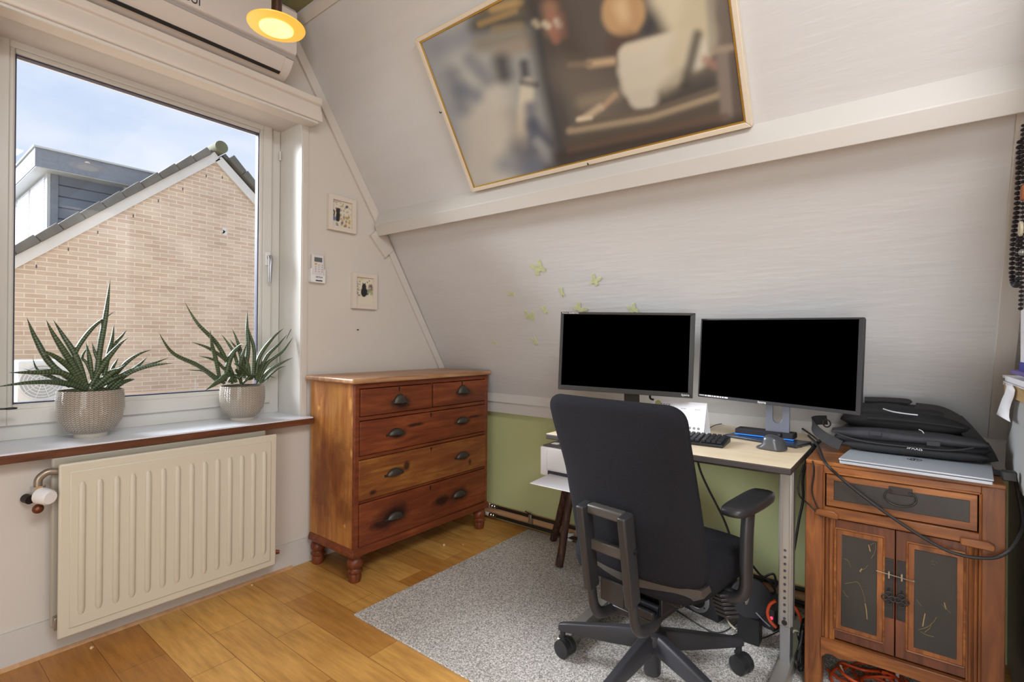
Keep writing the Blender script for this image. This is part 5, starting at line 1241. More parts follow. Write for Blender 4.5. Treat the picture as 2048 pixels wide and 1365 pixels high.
# apron
zaT = kf(225, 1092)[1]
ap = [(yl1+.004, zaT), (yr0-.004, zaT)]
yy = [yr0-.004+(yl1-yr0+.008)*i/24 for i in range(25)]
low = []
for i, y in enumerate(yy):
    t = abs(i/12-1); low.append((y, zaT-.040-.012*(t**2)-.008*(1 if .55 < t < .8 else 0)-(.02 if t > .93 else 0)))
MB().ext([(KF-.006, y, z) for y, z in [(yl1+.004, zaT), (yr0-.004, zaT)]+low], (.022, 0, 0)).build('apron', M['cabx'], cab, bevel=.002)
MB().box((KF+.016, yr0, zaT-.012), (KF+KD-.03, yl1, zaT)).build('bottom_board', M['cab_dark'], cab)

# ================================================================== LAPTOP
lz = KT+.001; LT = KT+.020
pf_l, pf_r = on(1677, 917, 2, LT), on(1988, 960, 2, LT); pb_l, pb_r = on(1688, 888, 2, LT), on(1962, 925, 2, LT)
eL = (pf_r-pf_l); eL.z = 0; Ll = eL.length; eL.normalize(); fL = V((-eL.y, eL.x, 0)); fL = fL if fL.x > 0 else -fL
lap = thing('laptop', 'closed silver laptop on top of the wooden cabinet, partly under the black bag', 'laptop', (pf_l+pf_r)/2+V((0, 0, lz-LT)))
c0_ = V((pf_l.x, pf_l.y, 0))
def quad(o_, l, w, z): return [o_+V((0, 0, z)), o_+eL*l+V((0, 0, z)), o_+eL*l+fL*w+V((0, 0, z)), o_+fL*w+V((0, 0, z))]
b = MB(); b.ext(quad(c0_+eL*.002+fL*.003, Ll-.004, .243, lz+.001), (0, 0, .0105)); b.build('base', M['laptop'], lap, bevel=.002)
b = MB(); b.ext(quad(c0_, Ll, .245, lz+.013), (0, 0, .006)); lid = b.build('lid', M['laptop'], lap, bevel=.002)
lc = pl(1829, 920, (0, 0, LT), (0, 0, 1)); 
b = MB(); b.lathe([(.001, .0003), (.0205, .0003), (.0205, 0)], (lc.x, lc.y, LT), 30, caps=False); b.build('logo_disc', M['black'], lid)
text('logo', 'hp', .036, (lc.x, lc.y, LT+.0006), eL, fL, M['laptop'], lid, .0002)
for s_ in (.07, Ll-.07): MB().obox(c0_+eL*s_+fL*.015+V((0, 0, lz+.0005)), eL*.012, fL*.004, (0, 0, .0005)).build('foot', M['black'], lap)

# ================================================================== LAPTOP BAG
bgo = thing('laptop_bag', 'black padded laptop bag with shoulder strap lying on the cabinet behind the laptop', 'bag', (2.32, .0, LT+.002))
def bagpt(x, y, X): return on(x, y, 0, X)
Zb = LT+.003
def blob(name, m, x0, x1, yA, yB, z0, z1, pw=.5, ny=26, nx=14, tilt=0, wav=0, seed=0, bulge=1):
    rr_ = random.Random(seed); b = MB(); vs = []; 
    ph = [rr_.uniform(0, 6) for _ in range(6)]
    for j in range(ny+1):
        t = j/ny; y = yA+(yB-yA)*t; w = (1-abs(2*t-1)**4)**.5 if 0 < t < 1 else 0.02
        for i in range(nx):
            a = 2*pi*i/nx; ca, sa = cos(a), sin(a)
            rx = abs(ca)**.55*(1 if ca > 0 else -1); rz_ = abs(sa)**.7*(1 if sa > 0 else -1)
            ww = max(.02, w)
            xx_ = (x0+x1)/2+rx*(x1-x0)/2*(.82+.18*ww)
            h = (z1-z0)/2*ww
            zz = z0+(z1-z0)/2+rz_*h+tilt*(t-.5)
            zz += wav*sin(7*t+ph[0]+2*a)+wav*.6*sin(15*t+ph[1])*(1 if sa > 0 else .1)
            if sa < -.3: zz = max(zz, z0+tilt*(t-.5))
            vs.append((xx_, y, max(zz, Zb-.001)))
    fs = [(j*nx+i, j*nx+(i+1) % nx, (j+1)*nx+(i+1) % nx, (j+1)*nx+i) for j in range(ny) for i in range(nx)]
    fs += [tuple(range(nx)), tuple(ny*nx+i for i in range(nx-1, -1, -1))]
    b.add(vs, fs); return b.build(name, m, bgo, angle=80)
blob('main_compartment', M['bag'], 2.17, 2.50, .215, -.215, Zb, Zb+.072, seed=1, wav=.0022)
blob('top_compartment', M['bag'], 2.27, 2.52, .205, -.175, Zb+.052, Zb+.132, seed=2, wav=.004)
blob('top_flap', M['bag'], 2.31, 2.50, .20, -.12, Zb+.100, Zb+.150, seed=7, wav=.003)
blob('front_padding', M['bag2'], 2.155, 2.25, .225, -.21, Zb+.040, Zb+.078, seed=3, wav=.002)
blob('lower_pocket', M['bag'], 2.15, 2.24, .19, -.205, Zb, Zb+.036, seed=4, wav=.001)
def ribbon(name, pts, w, m, parent, t=.0025, wd=(0, 0, 1)):
    pts = smooth_path(pts, 8); b = MB(); vs = []; wd0 = V(wd)
    for i, p in enumerate(pts):
        d = (pts[min(i+1, len(pts)-1)]-pts[max(i-1, 0)]).normalized(); s_ = wd0 - d*wd0.dot(d); s_.normalize(); n_ = d.cross(s_)
        for a_, c_ in ((-1, -1), (1, -1), (1, 1), (-1, 1)): vs.append(p+s_*(a_*w/2)+n_*(c_*t/2))
    m_ = len(pts); fs = [(4*i+k, 4*i+(k+1) % 4, 4*i+4+(k+1) % 4, 4*i+4+k) for i in range(m_-1) for k in range(4)]+[(0, 1, 2, 3), (4*m_-1, 4*m_-2, 4*m_-3, 4*m_-4)]
    b.add(vs, fs); return b.build(name, m, parent)
# shoulder strap over the right end, falling to the cabinet top
ribbon('shoulder_strap', [on(1830, 818, 0, 2.36), on(1880, 826, 0, 2.33), on(1920, 848, 0, 2.30), on(1950, 880, 0, 2.28), on(1972, 905, 0, 2.26), on(1985, 930, 0, 2.25)], .040, M['strap'], bgo, .003, (.1, -1, .8))
ribbon('shoulder_strap', [on(1728, 802, 0, 2.42), on(1770, 803, 0, 2.42), on(1812, 806, 0, 2.42), on(1820, 810, 0, 2.42)], .026, M['strap'], bgo, .010, (.6, 0, .4))
ribbon('strap_end', [on(1652, 843, 0, 2.30), on(1625, 845, 0, 2.28), on(1628, 862, 0, 2.24), on(1650, 880, 0, 2.20), on(1680, 895, 0, 2.17)], .036, M['strap'], bgo, .004, (.3, 0, 1))
ribbon('zip_line', [on(1660, 866, 0, 2.150), on(1720, 885, 0, 2.147), on(1820, 898, 0, 2.147), on(1900, 905, 0, 2.150), on(1950, 900, 0, 2.155)], .004, M['strap'], bgo, .004)
ribbon('zip_line', [on(1735, 838, 0, 2.26), on(1800, 843, 0, 2.26), on(1870, 851, 0, 2.265), on(1930, 860, 0, 2.27)], .005, M['strap'], bgo, .004)
for x_, y_ in ((1750, 871), (1868, 892)):
    q = on(x_, y_, 0, 2.148); MB().obox(q, (.003, 0, 0), (0, .018, 0), (0, 0, .008)).build('strap_loop', M['bag2'], bgo, bevel=.002)
wp = [on(1765, 820, 0, 2.262), on(1785, 826, 0, 2.26), on(1810, 830, 0, 2.26), on(1836, 833, 0, 2.26)]
ribbon('reflective_zip_pull', wp, .004, M['laptop'], bgo, .002)
MB().tube(smooth_path([on(1838, 863, 0, 2.20), on(1845, 866, 0, 2.195), on(1850, 874, 0, 2.19)], 4), .0015, 6).build('zip_cord', M['white'], bgo)
MB().tube([on(1651, 850, 0, 2.25)+V((0, .012*cos(a), .014*sin(a))) for a in [2*pi*i/14 for i in range(14)]], .0028, 8, closed=True).build('strap_ring', M['iron'], bgo)
q = on(1829, 902.5, 0, 2.146)
text('lettering', 'SPAXIS', .014, on(1829, 901.5, 0, 2.1465), (0, -1, -.06), (0, -.06, 1), M['silver'], bgo, .0003)

bgo.location.x += .038
# power plug and lead behind the laptop
ad = thing('power_adapter', 'black power adapter and plug resting at the right rear corner of the cabinet', 'power adapter', on(2010, 950, 0, 2.14))
MB().obox(on(1985, 945, 0, 2.17), (.012, -.002, 0), (.006, .035, 0), (0, 0, .008)).build('plug', M['black'], ad, bevel=.003)
MB().obox(on(2018, 952, 0, 2.06), (.016, 0, 0), (0, .016, 0), (0, 0, .014)).build('adapter_body', M['black'], ad, bevel=.003)
MB().cyl(on(2012, 957, 0, 2.05), on(2022, 957, 0, 2.05), .006, n=12).build('socket_collar', M['chrome'], ad)

# ================================================================== RIGHT-HAND EDGE: SHELF, PAPERS, BEADS
SY = -.262
def rp(x, y, Y=SY): return on(x, y, 1, Y)
sh = thing('wall_shelf', 'pale plywood shelf board fixed to the partition at the right edge', 'shelf', rp(2040, 785))
zs1 = rp(2040, 770).z; zs0 = rp(2046, 800).z
MB().box((1.75, -.30, zs0), (rp(2022, 785).x, -.246, zs1-.004)).build('board', M['shelfw'], sh, bevel=.001)
pan = thing('white_panel', 'white sheet hanging below the shelf at the right edge', 'sheet', rp(2040, 900))
pts = [rp(2029, 803, -.258), rp(2024, 850, -.262), rp(2012, 890, -.268), rp(2010, 935, -.272), rp(2016, 950, -.266), rp(2034, 975, -.26), rp(2060, 1010, -.256), rp(2070, 803, -.252)]
b = MB(); b.ext(pts, (0, -.006, 0)); b.build('sheet', M['sheet_white'], pan, bevel=.001)
stk_ = [('stack of white papers on the shelf, bottom sheet pad', 2016, 762, 770), ('white paper pad in the middle of the shelf stack', 2020, 756, 762), ('white paper pad on top of the shelf stack', 2015, 750, 756)]
for lab, x_, y0_, y1_ in stk_:
    a_, c_ = rp(x_, y0_), rp(x_, y1_); b = MB(); b.box((1.82, -.298, c_.z), (a_.x, -.25, a_.z-.0008)); o = b.build('paper_pad', M['paper'], bevel=.001); tag(o, lab, 'paper pad', 'paper pads on the shelf')
# small sheet of paper hooked under the pads and hanging forward
nt_ = [(2009, 766), (2005, 778), (1998, 795), (1996, 812), (1998, 826)]
cur = []
for (x0_, y0_), (x1_, y1_) in zip([(2010, 765), (2013, 774), (2010, 786), (2004, 798), (1999, 812), (1995, 824), (1992, 829)], [(2025, 771), (2030, 781), (2028, 793), (2023, 806), (2019, 820), (2018, 834), (2021, 845)]):
    cur.append((rp(x0_, y0_, -.232), rp(x1_, y1_, -.240)))
b = MB(); vs = [p for pr_ in cur for p in pr_]; fs = [(2*i, 2*i+1, 2*i+3, 2*i+2) for i in range(len(cur)-1)]
b.add(vs, fs); o = b.build('paper_note', M['paper'], angle=80, thick=.0006); tag(o, 'curled white paper note hanging from the shelf edge', 'paper')
# spiral notebooks standing on the shelf
nb_ = thing('spiral_notebook', 'spiral-bound notebook standing on the shelf, blue lower cover', 'notebook', rp(2044, 745))
zt_ = rp(2040, 618).z; zb2 = rp(2044, 749).z
X0_ = rp(2041, 700).x
MB().box((1.80, -.296, zb2), (X0_, -.262, zt_)).build('pages', M['paper'], nb_, bevel=.001)
MB().box((1.80, -.2985, zb2), (X0_+.001, -.2955, zt_)).build('cover', M['blueb'], nb_)
MB().box((1.80, -.262, zb2), (X0_+.001, -.260, zb2+.035)).build('front_cover', M['blueb'], nb_)
for i in range(17):
    z_ = zb2+.03+(zt_-zb2-.04)*i/16; MB().tube([V((X0_+.004+.008*cos(a), -.272+.010*sin(a), z_+.001*a)) for a in [2*pi*k_/12 for k_ in range(12)]], .0014, 6, closed=True).build('spiral_ring', M['silver'], nb_)
o = MB().box((1.83, -.296, rp(2040, 750).z+.001), (rp(2032, 750).x, -.25, rp(2040, 750).z+.012)).build('notebook', M['purple']); tag(o, 'thin purple notebook lying flat on the paper pads', 'notebook')
o['kind'] = None if False else 'thing'; del o['kind']
# bead necklaces hanging from a hook at the partition edge
hk = rp(2046, 196, -.25)
def beads(name, path, n_, r, m, label):
    t = thing(name, label, 'necklace', path[0]); pts = smooth_path(path, 12)
    L = [0]
    for a_, c_ in zip(pts, pts[1:]): L.append(L[-1]+(c_-a_).length)
    b0 = MB().tube(pts, .0008, 5).build('cord', M['cable'], t)
    first = None
    for i in range(n_):
        s_ = L[-1]*(i+.5)/n_; j = max(k_ for k_ in range(len(L)) if L[k_] <= s_); j = min(j, len(pts)-2)
        p = pts[j].lerp(pts[j+1], (s_-L[j])/max(1e-6, L[j+1]-L[j]))
        if first is None:
            bb = MB(); bb.sphere((0, 0, 0), r, 10, 6, (1, 1, .72)); first = bb.build('bead', m, None); first.parent = t; first.location = ROOTM[t.name].inverted() @ p; fr = first
        else:
            o_ = fr.copy(); COL.objects.link(o_); o_.parent = t; o_.location = ROOTM[t.name].inverted() @ p
    return t
YB = -.248
beads('bead_necklace', [rp(x, y, YB) for x, y in ((2044, 205), (2041, 240), (2039, 300), (2037, 360), (2034, 415), (2030, 450), (2027, 480), (2025, 520), (2024, 545), (2027, 566), (2033, 572), (2037, 560), (2037, 530), (2036, 500), (2040, 470))], 54, .0085, M['beads'], 'long necklace of faceted black beads hanging at the right edge')
beads('bead_necklace', [rp(x, y, YB-.004) for x, y in ((2047, 220), (2046, 300), (2046, 380), (2045, 460), (2044, 520), (2043, 570), (2042, 600), (2041, 622))], 46, .0062, M['beads'], 'thinner black bead string hanging behind the long necklace')
q = rp(2041, 388, YB+.012); o = MB().ext([q+V((-.020, 0, -.020)), q+V((.012, 0, -.017)), q+V((.014, 0, .006)), q+V((.0, 0, .018)), q+V((-.020, 0, .020))], (0, -.016, 0)).build('wooden_pendant', M['terra'], bevel=.002); tag(o, 'orange-brown wooden block pendant hanging among the beads', 'pendant')
q = rp(2041, 458, YB+.014); o = MB().tube([q+V((0, .003, 0)), q+V((0, -.004, 0))], .020, 24).build('shell_pendant', M['ivory'], bevel=.002); tag(o, 'round ivory pendant hanging among the beads', 'pendant')
q = rp(2046, 192, -.262); o = MB().box((q.x-.05, -.30, q.z-.03), (q.x+.006, -.242, q.z+.035)).build('wooden_peg', M['shelfw'], bevel=.004); tag(o, 'wooden peg block on the partition holding the bead necklaces', 'peg')
q = rp(2045, 505, YB+.004); o = MB().sphere(q, .009, 14, 8).build('metal_ball_pendant', M['silver']); tag(o, 'small silver ball hanging beside the ivory pendant', 'pendant')

# ================================================================== BUTTERFLY DECALS ON THE SLOPE
Ns = V((-1.035, 0, -.61)).normalized(); Us = V((-.61, 0, 1.035)).normalized(); Ys = V((0, -1, 0))
def wing_outline(kind):
    if kind == 'open': half = [(0, .10), (.10, .30), (.34, .62), (.62, .72), (.72, .55), (.62, .22), (.42, .04), (.60, -.10), (.66, -.34), (.50, -.58), (.30, -.60), (.14, -.36), (.06, -.30), (0, -.34)]
    else: half = [(0, .12), (.16, .50), (.44, .80), (.58, .66), (.50, .30), (.30, .02), (.46, -.18), (.42, -.48), (.20, -.56), (.07, -.28), (0, -.40)]
    return half+[(-x, y) for x, y in half[-2:0:-1]]
BF = [((1077, 537), .042, 20, 1, 'open', 'largest pale green butterfly decal, highest of the group on the slope'),
 ((1023, 588), .032, 80, .55, 'side', 'pale green butterfly decal farthest up on the left'),
 ((1190, 562), .036, -35, .9, 'side', 'pale green butterfly decal above the left monitor, far right of the loose group'),
 ((1124, 586), .032, 8, .5, 'side', 'narrow pale green butterfly decal just above the left monitor corner'),
 ((1090, 621), .031, 20, .75, 'side', 'pale green butterfly decal right of the forked one left of the monitor'),
 ((1060, 632), .036, -10, 1, 'open', 'forked pale green butterfly decal left of the monitor top'),
 ((1071, 684), .033, 15, .6, 'side', 'lowest pale green butterfly decal beside the left monitor'),
 ((990, 686), .024, 35, .6, 'side', 'tiny pale green butterfly decal nearest the chest of drawers'),
 ((1160, 618), .038, -50, .9, 'open', 'pale green butterfly decal half hidden behind the left end of the left monitor'),
 ((1266, 619), .034, 20, .7, 'open', 'pale green butterfly decal peeking over the middle of the left monitor')]
for (x_, y_), sz, rot, sq, kd_, lab in BF:
    c_ = pl(x_, y_, (BX, 0, BZ), (1.035, 0, .61))
    a_ = radians(rot); pts = []
    for px_, py_ in wing_outline(kd_):
        X_ = px_*sq**.8*sz*1.35; Y_ = py_*sz*1.3; pts.append(c_+Ys*(X_*cos(a_)-Y_*sin(a_))+Us*(X_*sin(a_)+Y_*cos(a_))+Ns*.001)
    o = MB().ext(pts, Ns*.0025).build('butterfly_decal', M['decal'], bevel=.0008, seg=1); tag(o, lab, 'wall decal', 'butterfly decals on the slope')

# ================================================================== CRUMBS ON THE FLOOR
for i, (x_, y_, lab) in enumerate(((888, 1091, 'pale crumb of popcorn on the floor in front of the chest of drawers'), (183, 1296, 'pale crumb on the floor below the radiator'), (504, 1170, 'pale crumb on the floor near the drain end of the radiator'), (926, 1089, 'smaller pale crumb beside the popcorn crumb'))):
    q = on(x_, y_, 2, .006); r_ = (.008, .006, .005, .004)[i]
    b = MB(); b.sphere((q.x, q.y, r_*.8), r_, 9, 6); b.sphere((q.x+r_*.7, q.y+r_*.3, r_*.6), r_*.7, 8, 5); o = b.build('crumb', M['crumb']); tag(o, lab, 'crumb')

# ================================================================== OFFICE CHAIR (built around its own axis: +x faces the desk, +y to its left)
ch_ = thing('office_chair', 'black office chair seen from behind, pulled up to the desk', 'office chair', (1.72, .703, RZ), radians(-8))
CM = ROOTM[ch_.name]
def cb(mb, name, m, parent=ch_, **kw):   # geometry given in the chair's own coordinates
    return mb.build(name, m, parent, local=True, **kw)
ZO = -RZ
# backrest cushion: curved pad wrapped round the sitter
def back_x(y, z, yc=-.033):
    low = max(0, min(1, (1.02-z)/.30)); low = low*low*(3-2*low)
    return -.321+(1.02-z)*.14 + (.018+.052*low)*((y-yc)/.245)**2 - .018*sin(pi*max(0, min(1, (1.0-z)/.52)))
def back_w(z):
    w = .250-.012*min(1, max(0, (1.02-z)/.25)); t = 1.022-z
    if t < .055: w = w-.055+sqrt(max(0, .055**2-(.055-t)**2))
    t2 = z-.462
    if t2 < .07: w = w-.05+.05*sqrt(max(0, 1-(1-t2/.07)**2))
    return max(.01, w)
g = MB(); NZ, NYy = 40, 26; vs = []
zs_ = [1.0215-(1.0215-.4625)*(.5-.5*cos(pi*i/NZ)) for i in range(NZ+1)]
loops = []
for z in zs_:
    w = back_w(z); lp_ = []
    for i in range(2*NYy):
        if i < NYy: s_ = -1+2*i/NYy; side = 0
        else: s_ = 1-2*(i-NYy)/NYy; side = 1
        s2 = sin(s_*pi/2); y = -.033+s2*w; e = sqrt(max(0, 1-s2*s2*.97**2)); te = max(0, min(1, (1.022-z)/.03)); te = sqrt(te*(2-te)) if te < 1 else 1
        be = max(0, min(1, (z-.462)/.03)); te *= sqrt(be*(2-be)) if be < 1 else 1
        th_ = .034*(min(1, e*1.6))**.8*max(.12, te)
        xc = back_x(y, z)+.030
        sag = -.010*s2*s2 if z > .95 else 0
        vs.append((xc-th_ if side == 0 else xc+th_, y+.030*max(0, (z-.62)/.4), z+ZO))
n_l = 2*NYy; fs = [(j*n_l+i, j*n_l+(i+1) % n_l, (j+1)*n_l+(i+1) % n_l, (j+1)*n_l+i) for j in range(NZ) for i in range(n_l)]
fs += [tuple(range(n_l)), tuple(NZ*n_l+i for i in range(n_l-1, -1, -1))]
g.add(vs, fs); cb(g, 'backrest', M['fabric'], angle=80)
# lower plastic shell under the backrest on the right
g = MB(); vs = []
for i in range(15):
    y = -.262+.40*i/14; e = (1-abs(2*i/14-1)**2.2)**.7
    xb = back_x(y, .48)
    for dx_, z in ((.004, .478), (.008, .462-.006*e), (.02+.03*e, .450-.040*e), (.07, .455), (.055, .478)): vs.append((xb+dx_, y, z+ZO))
fs = [(5*i+k, 5*i+(k+1) % 5, 5*i+5+(k+1) % 5, 5*i+5+k) for i in range(14) for k in range(5)]+[(0, 1, 2, 3, 4), (74, 73, 72, 71, 70)]
g.add(vs, fs); cb(g, 'lower_shell', M['plast2'], angle=60)
# frame of two posts with cross bars behind the backrest
def rbox(p, q, hw_, hd_, n_=1):  # flat bar between two points, width along y, depth along x
    b_ = MB(); p, q = V(p), V(q); d_ = (q-p).normalized(); y_ = V((0, 1, 0)); x_ = y_.cross(d_).normalized()
    return b_.obox((p+q)/2, (q-p)/2, y_*hw_, x_*hd_)
for yy_ in (.038, -.112):
    cb(rbox((-.350, yy_, .70+ZO), (-.305, yy_, .425+ZO), .0135, .026), 'frame_post', M['plast'], bevel=.006, seg=3)
    J = [(-.310, yy_, .455+ZO), (-.303, yy_, .41+ZO), (-.292, yy_, .365+ZO), (-.268, yy_, .335+ZO), (-.235, yy_, .322+ZO), (-.19, yy_, .318+ZO), (-.12, yy_*.8-.007, .318+ZO), (-.02, yy_*.6-.014, .325+ZO)]
    g = MB().tube(smooth_path(J, 5), .0125, 12, flat=1.5, up=(1, 0, .2)); cb(g, 'frame_arm', M['plast'])
    g = MB().cyl((-.318, yy_+.0145*(1 if yy_ > 0 else -1), .59+ZO), (-.318, yy_+.019*(1 if yy_ > 0 else -1), .59+ZO), .008, n=14); cb(g, 'bolt', M['black'])
cb(MB().box((-.352, -.100, .672+ZO), (-.318, .026, .702+ZO)), 'frame_crossbar', M['plast2'], bevel=.006, seg=3)
cb(MB().box((-.330, -.100, .555+ZO), (-.308, .026, .588+ZO)), 'frame_crossbar', M['plast2'], bevel=.004)
cb(MB().box((-.305, -.08, .40+ZO), (-.292, .005, .47+ZO)), 'latch', M['plast'], bevel=.004)
# mechanism under the seat
g = MB(); g.box((-.20, -.115, .315+ZO), (.10, .05, .335+ZO)); g.box((-.20, -.115, .335+ZO), (-.185, .05, .362+ZO)); g.box((-.15, -.12, .335+ZO), (.12, -.108, .39+ZO)); g.box((-.15, .045, .335+ZO), (.12, .057, .39+ZO)); g.box((-.08, -.09, .335+ZO), (.09, .03, .385+ZO))
cb(g, 'tilt_mechanism', M['black'], bevel=.003)
cb(MB().tube([(-.13, -.10, .345+ZO), (-.13, .04, .345+ZO)], .011, 14), 'spring', M['plast'])
cb(MB().box((-.16, -.19, .39+ZO), (.22, .19, .405+ZO)), 'seat_plate', M['black'], bevel=.003)
# seat cushion
def seat_mesh():
    g = MB(); vs = []; nu_, nv_ = 22, 8
    x0, x1, hw_ = -.22, .305, .243
    ring = []
    for i in range(44):
        a = 2*pi*i/44; ca, sa = cos(a), sin(a); p_ = .42
        X = (x0+x1)/2+(x1-x0)/2*abs(ca)**p_*(1 if ca > 0 else -1); Y = -.012+hw_*abs(sa)**p_*(1 if sa > 0 else -1); ring.append((X, Y))
    cx_ = (x0+x1)/2
    prof = [(.90, .410), (.97, .418), (1.0, .442), (1.0, .474), (.985, .496), (.95, .509), (.88, .515), (.6, .512), (.3, .509), (.01, .509)]
    for k_, z in prof:
        for X, Y in ring:
            droop = -.018*max(0, (X-cx_)/(x1-cx_)-.55)/.45*k_
            vs.append((cx_+(X-cx_)*k_, -.012+(Y+.012)*k_, z+droop+ZO))
    n_ = 44; fs = [(j*n_+i, j*n_+(i+1) % n_, (j+1)*n_+(i+1) % n_, (j+1)*n_+i) for j in range(len(prof)-1) for i in range(n_)]
    fs += [tuple(range(n_)), tuple((len(prof)-1)*n_+i for i in range(n_-1, -1, -1))]
    g.add(vs, fs); return g
cb(seat_mesh(), 'seat', M['fabric'], angle=80)
# armrests
for s_ in (-1, 1):
    ya = s_*.285-.012
    pts = [(.07, ya, .665), (.06, ya, .60), (.055, ya, .50), (.055, ya, .43), (.052, ya-s_*.012, .395), (.05, ya-s_*.045, .375), (.05, ya-s_*.10, .370), (.05, ya-s_*.16, .378)]
    sup = cb(MB().tube([(x, y, z+ZO) for x, y, z in smooth_path(pts, 5)], .019, 16, flat=1.35, up=(1, 0, 0)), 'armrest_support', M['plast'])
    out_l = [(-.075, -.028), (-.08, 0), (-.07, .030), (-.03, .042), (.08, .046), (.19, .040), (.235, .020), (.24, -.008), (.225, -.036), (.16, -.044), (.02, -.040), (-.05, -.036)]
    out_s = smooth_path([(x, y, 0) for x, y in out_l]+[(out_l[0][0], out_l[0][1], 0)], 4)[:-1]
    g = MB(); vs = []; n_ = len(out_s)
    for k_, z in ((.80, .663), (.97, .668), (1.0, .678), (.97, .689), (.88, .694), (.4, .6955), (.02, .6958)):
        for p in out_s: vs.append((.08+(p.x-.08)*k_+.03, ya+s_*p.y*k_-s_*.012, z+ZO))
    fs = [(j*n_+i, j*n_+(i+1) % n_, (j+1)*n_+(i+1) % n_, (j+1)*n_+i) for j in range(6) for i in range(n_)]+[tuple(range(n_)), tuple(6*n_+i for i in range(n_-1, -1, -1))]
    g.add(vs, fs); cb(g, 'armrest', M['plast'], angle=60)
g = MB().cyl((.07, -.12, .392+ZO), (.085, -.285, .372+ZO), .015, n=18); cb(g, 'height_lever', M['plast'])
g = MB().lathe([(.010, 0), (.0155, 0), (.0155, .003), (.010, .003)], (.0853, -.288, .3716+ZO), 20, M=V((0, 0, 1)).rotation_difference(V((.09, -1, -.12))).to_matrix()); cb(g, 'lever_ring', M['chrome'])
g = MB()
for i in range(6): g.obox((.03+.0*i, -.228-.004*i, .388+ZO-.012*i), (.018, -.012, 0), (.003, .02, 0), (0, 0, .0045))
cb(g, 'bellows', M['plast'], bevel=.001, seg=1)
# column and five-star base
cb(MB().cyl((0, 0, .19+ZO), (0, 0, .315+ZO), .026, .026, 28), 'gas_column', M['plast'])
cb(MB().tube([(0, 0, .035+ZO), (0, 0, .04+ZO), (0, 0, .165+ZO)], [.026, .029, .029], 28), 'column_foot', M['plast'])
base_rot = radians(8)
angs = [radians(30+72*i)+base_rot for i in range(5)]
RB = .345
hub = MB(); hub.lathe([(.001, .150), (.045, .150), (.050, .165), (.046, .186), (.030, .192), (.001, .192)], (0, 0, ZO), 30, caps=False); cb(hub, 'hub', M['base'])
for i, a in enumerate(angs):
    d = V((cos(a), sin(a), 0)); s_ = V((-sin(a), cos(a), 0)); g = MB(); vs = []
    st_ = [(.018, .026, .190, .128), (.06, .0215, .186, .120), (.14, .0205, .171, .112), (.24, .0185, .150, .106), (.31, .0165, .136, .103), (.335, .0155, .130, .101), (.350, .012, .124, .103)]
    for r_, w_, zt_, zb_2 in st_:
        for yy_, zz in ((-w_, zb_2), (-w_*.95, zt_-.010), (-w_*.62, zt_), (w_*.62, zt_), (w_*.95, zt_-.010), (w_, zb_2)): p = d*r_+s_*yy_; vs.append((p.x, p.y, zz+ZO))
    fs = [(6*j+k_, 6*j+(k_+1) % 6, 6*j+6+(k_+1) % 6, 6*j+6+k_) for j in range(6) for k_ in range(6)]+[tuple(range(6)), tuple(41-k_ for k_ in range(6))]
    g.add(vs, fs); cb(g, 'base_arm', M['base'], bevel=.003, angle=50)
    ct = d*.335; sw = radians([20, 70, -30, 140, 200][i]); w = V((cos(a+sw), sin(a+sw), 0)); x_ = V((-w.y, w.x, 0))
    cs_ = MB(); cs_.cyl(ct+V((0, 0, .075+ZO)), ct+V((0, 0, .104+ZO)), .011, n=16); cc = ct+x_*.012
    cs_.box((0, 0, 0), (0, 0, 0)) if False else None
    for off in (-.017, .017):
        c_ = cc+w*off+V((0, 0, .0325+ZO+.009)); cs_.tube([c_-w*.0125, c_-w*.010, c_+w*.010, c_+w*.0125], [.028, .0325, .0325, .028], 28)
    c_ = cc+V((0, 0, .0325+ZO+.009)); cs_.tube([c_-w*.005, c_+w*.005], .030, 24); cs_.obox(ct+x_*.002+V((0, 0, .074+ZO)), w*.009, x_*.014, (0, 0, .006))
    cb(cs_, 'castor', M['plast'], angle=40)

# ================================================================== THE HOUSE OPPOSITE
HY = 9.0
hs = thing('neighbouring_house', 'neighbouring pale brick house with tiled gable roof and slate-clad dormer seen through the window', 'house', (2.9, HY, 0))
def hy(x, y, Y=HY): return on(x, y, 1, Y)
apx = hy(437, 318); le = hy(35, 531); ri = hy(508, 398)
mL = (apx.z-le.z)/(apx.x-le.x); mR = (apx.z-ri.z)/(ri.x-apx.x)
XL, XR = -3.0, 9.0
zwb = -3.5
b = MB(); b.ext([(XL, HY, zwb), (XR, HY, zwb), (XR, HY, apx.z-(XR-apx.x)*mR), (apx.x, HY, apx.z), (XL, HY, apx.z-(apx.x-XL)*mL)], (0, .25, 0)); b.build('brick_wall', M['brick'], hs)
def strip(name, m, off0, off1, y0_, y1_, xa, xb, slope_, parent=hs, bev=.0):
    s_ = 1 if slope_ == 'L' else -1; mm = mL if slope_ == 'L' else mR; nx_, nz_ = -s_*mm, 1; nn = sqrt(nx_*nx_+nz_*nz_); nx_/=nn; nz_/=nn
    def P_(x, o_): z = apx.z-abs(x-apx.x)*mm; return (x+nx_*o_, z+nz_*o_)
    a_, c_ = P_(xa, off0), P_(xb, off0); e_, f_ = P_(xb, off1), P_(xa, off1)
    return MB().ext([(q[0], y0_, q[1]) for q in (a_, c_, e_, f_)], (0, y1_-y0_, 0)).build(name, m, parent, bevel=bev)
strip('verge_board', M['verge'], -.02, .115, HY-.04, HY-.005, XL, apx.x-.0, 'L')
strip('verge_board', M['verge'], -.02, .115, HY-.04, HY-.005, apx.x-.05, XR, 'R')
strip('roof_slope', M['tile'], .10, .16, HY, HY+8, XL, apx.x, 'L')
strip('roof_slope', M['tile'], .10, .16, HY, HY+8, apx.x, XR, 'R')
step = .30
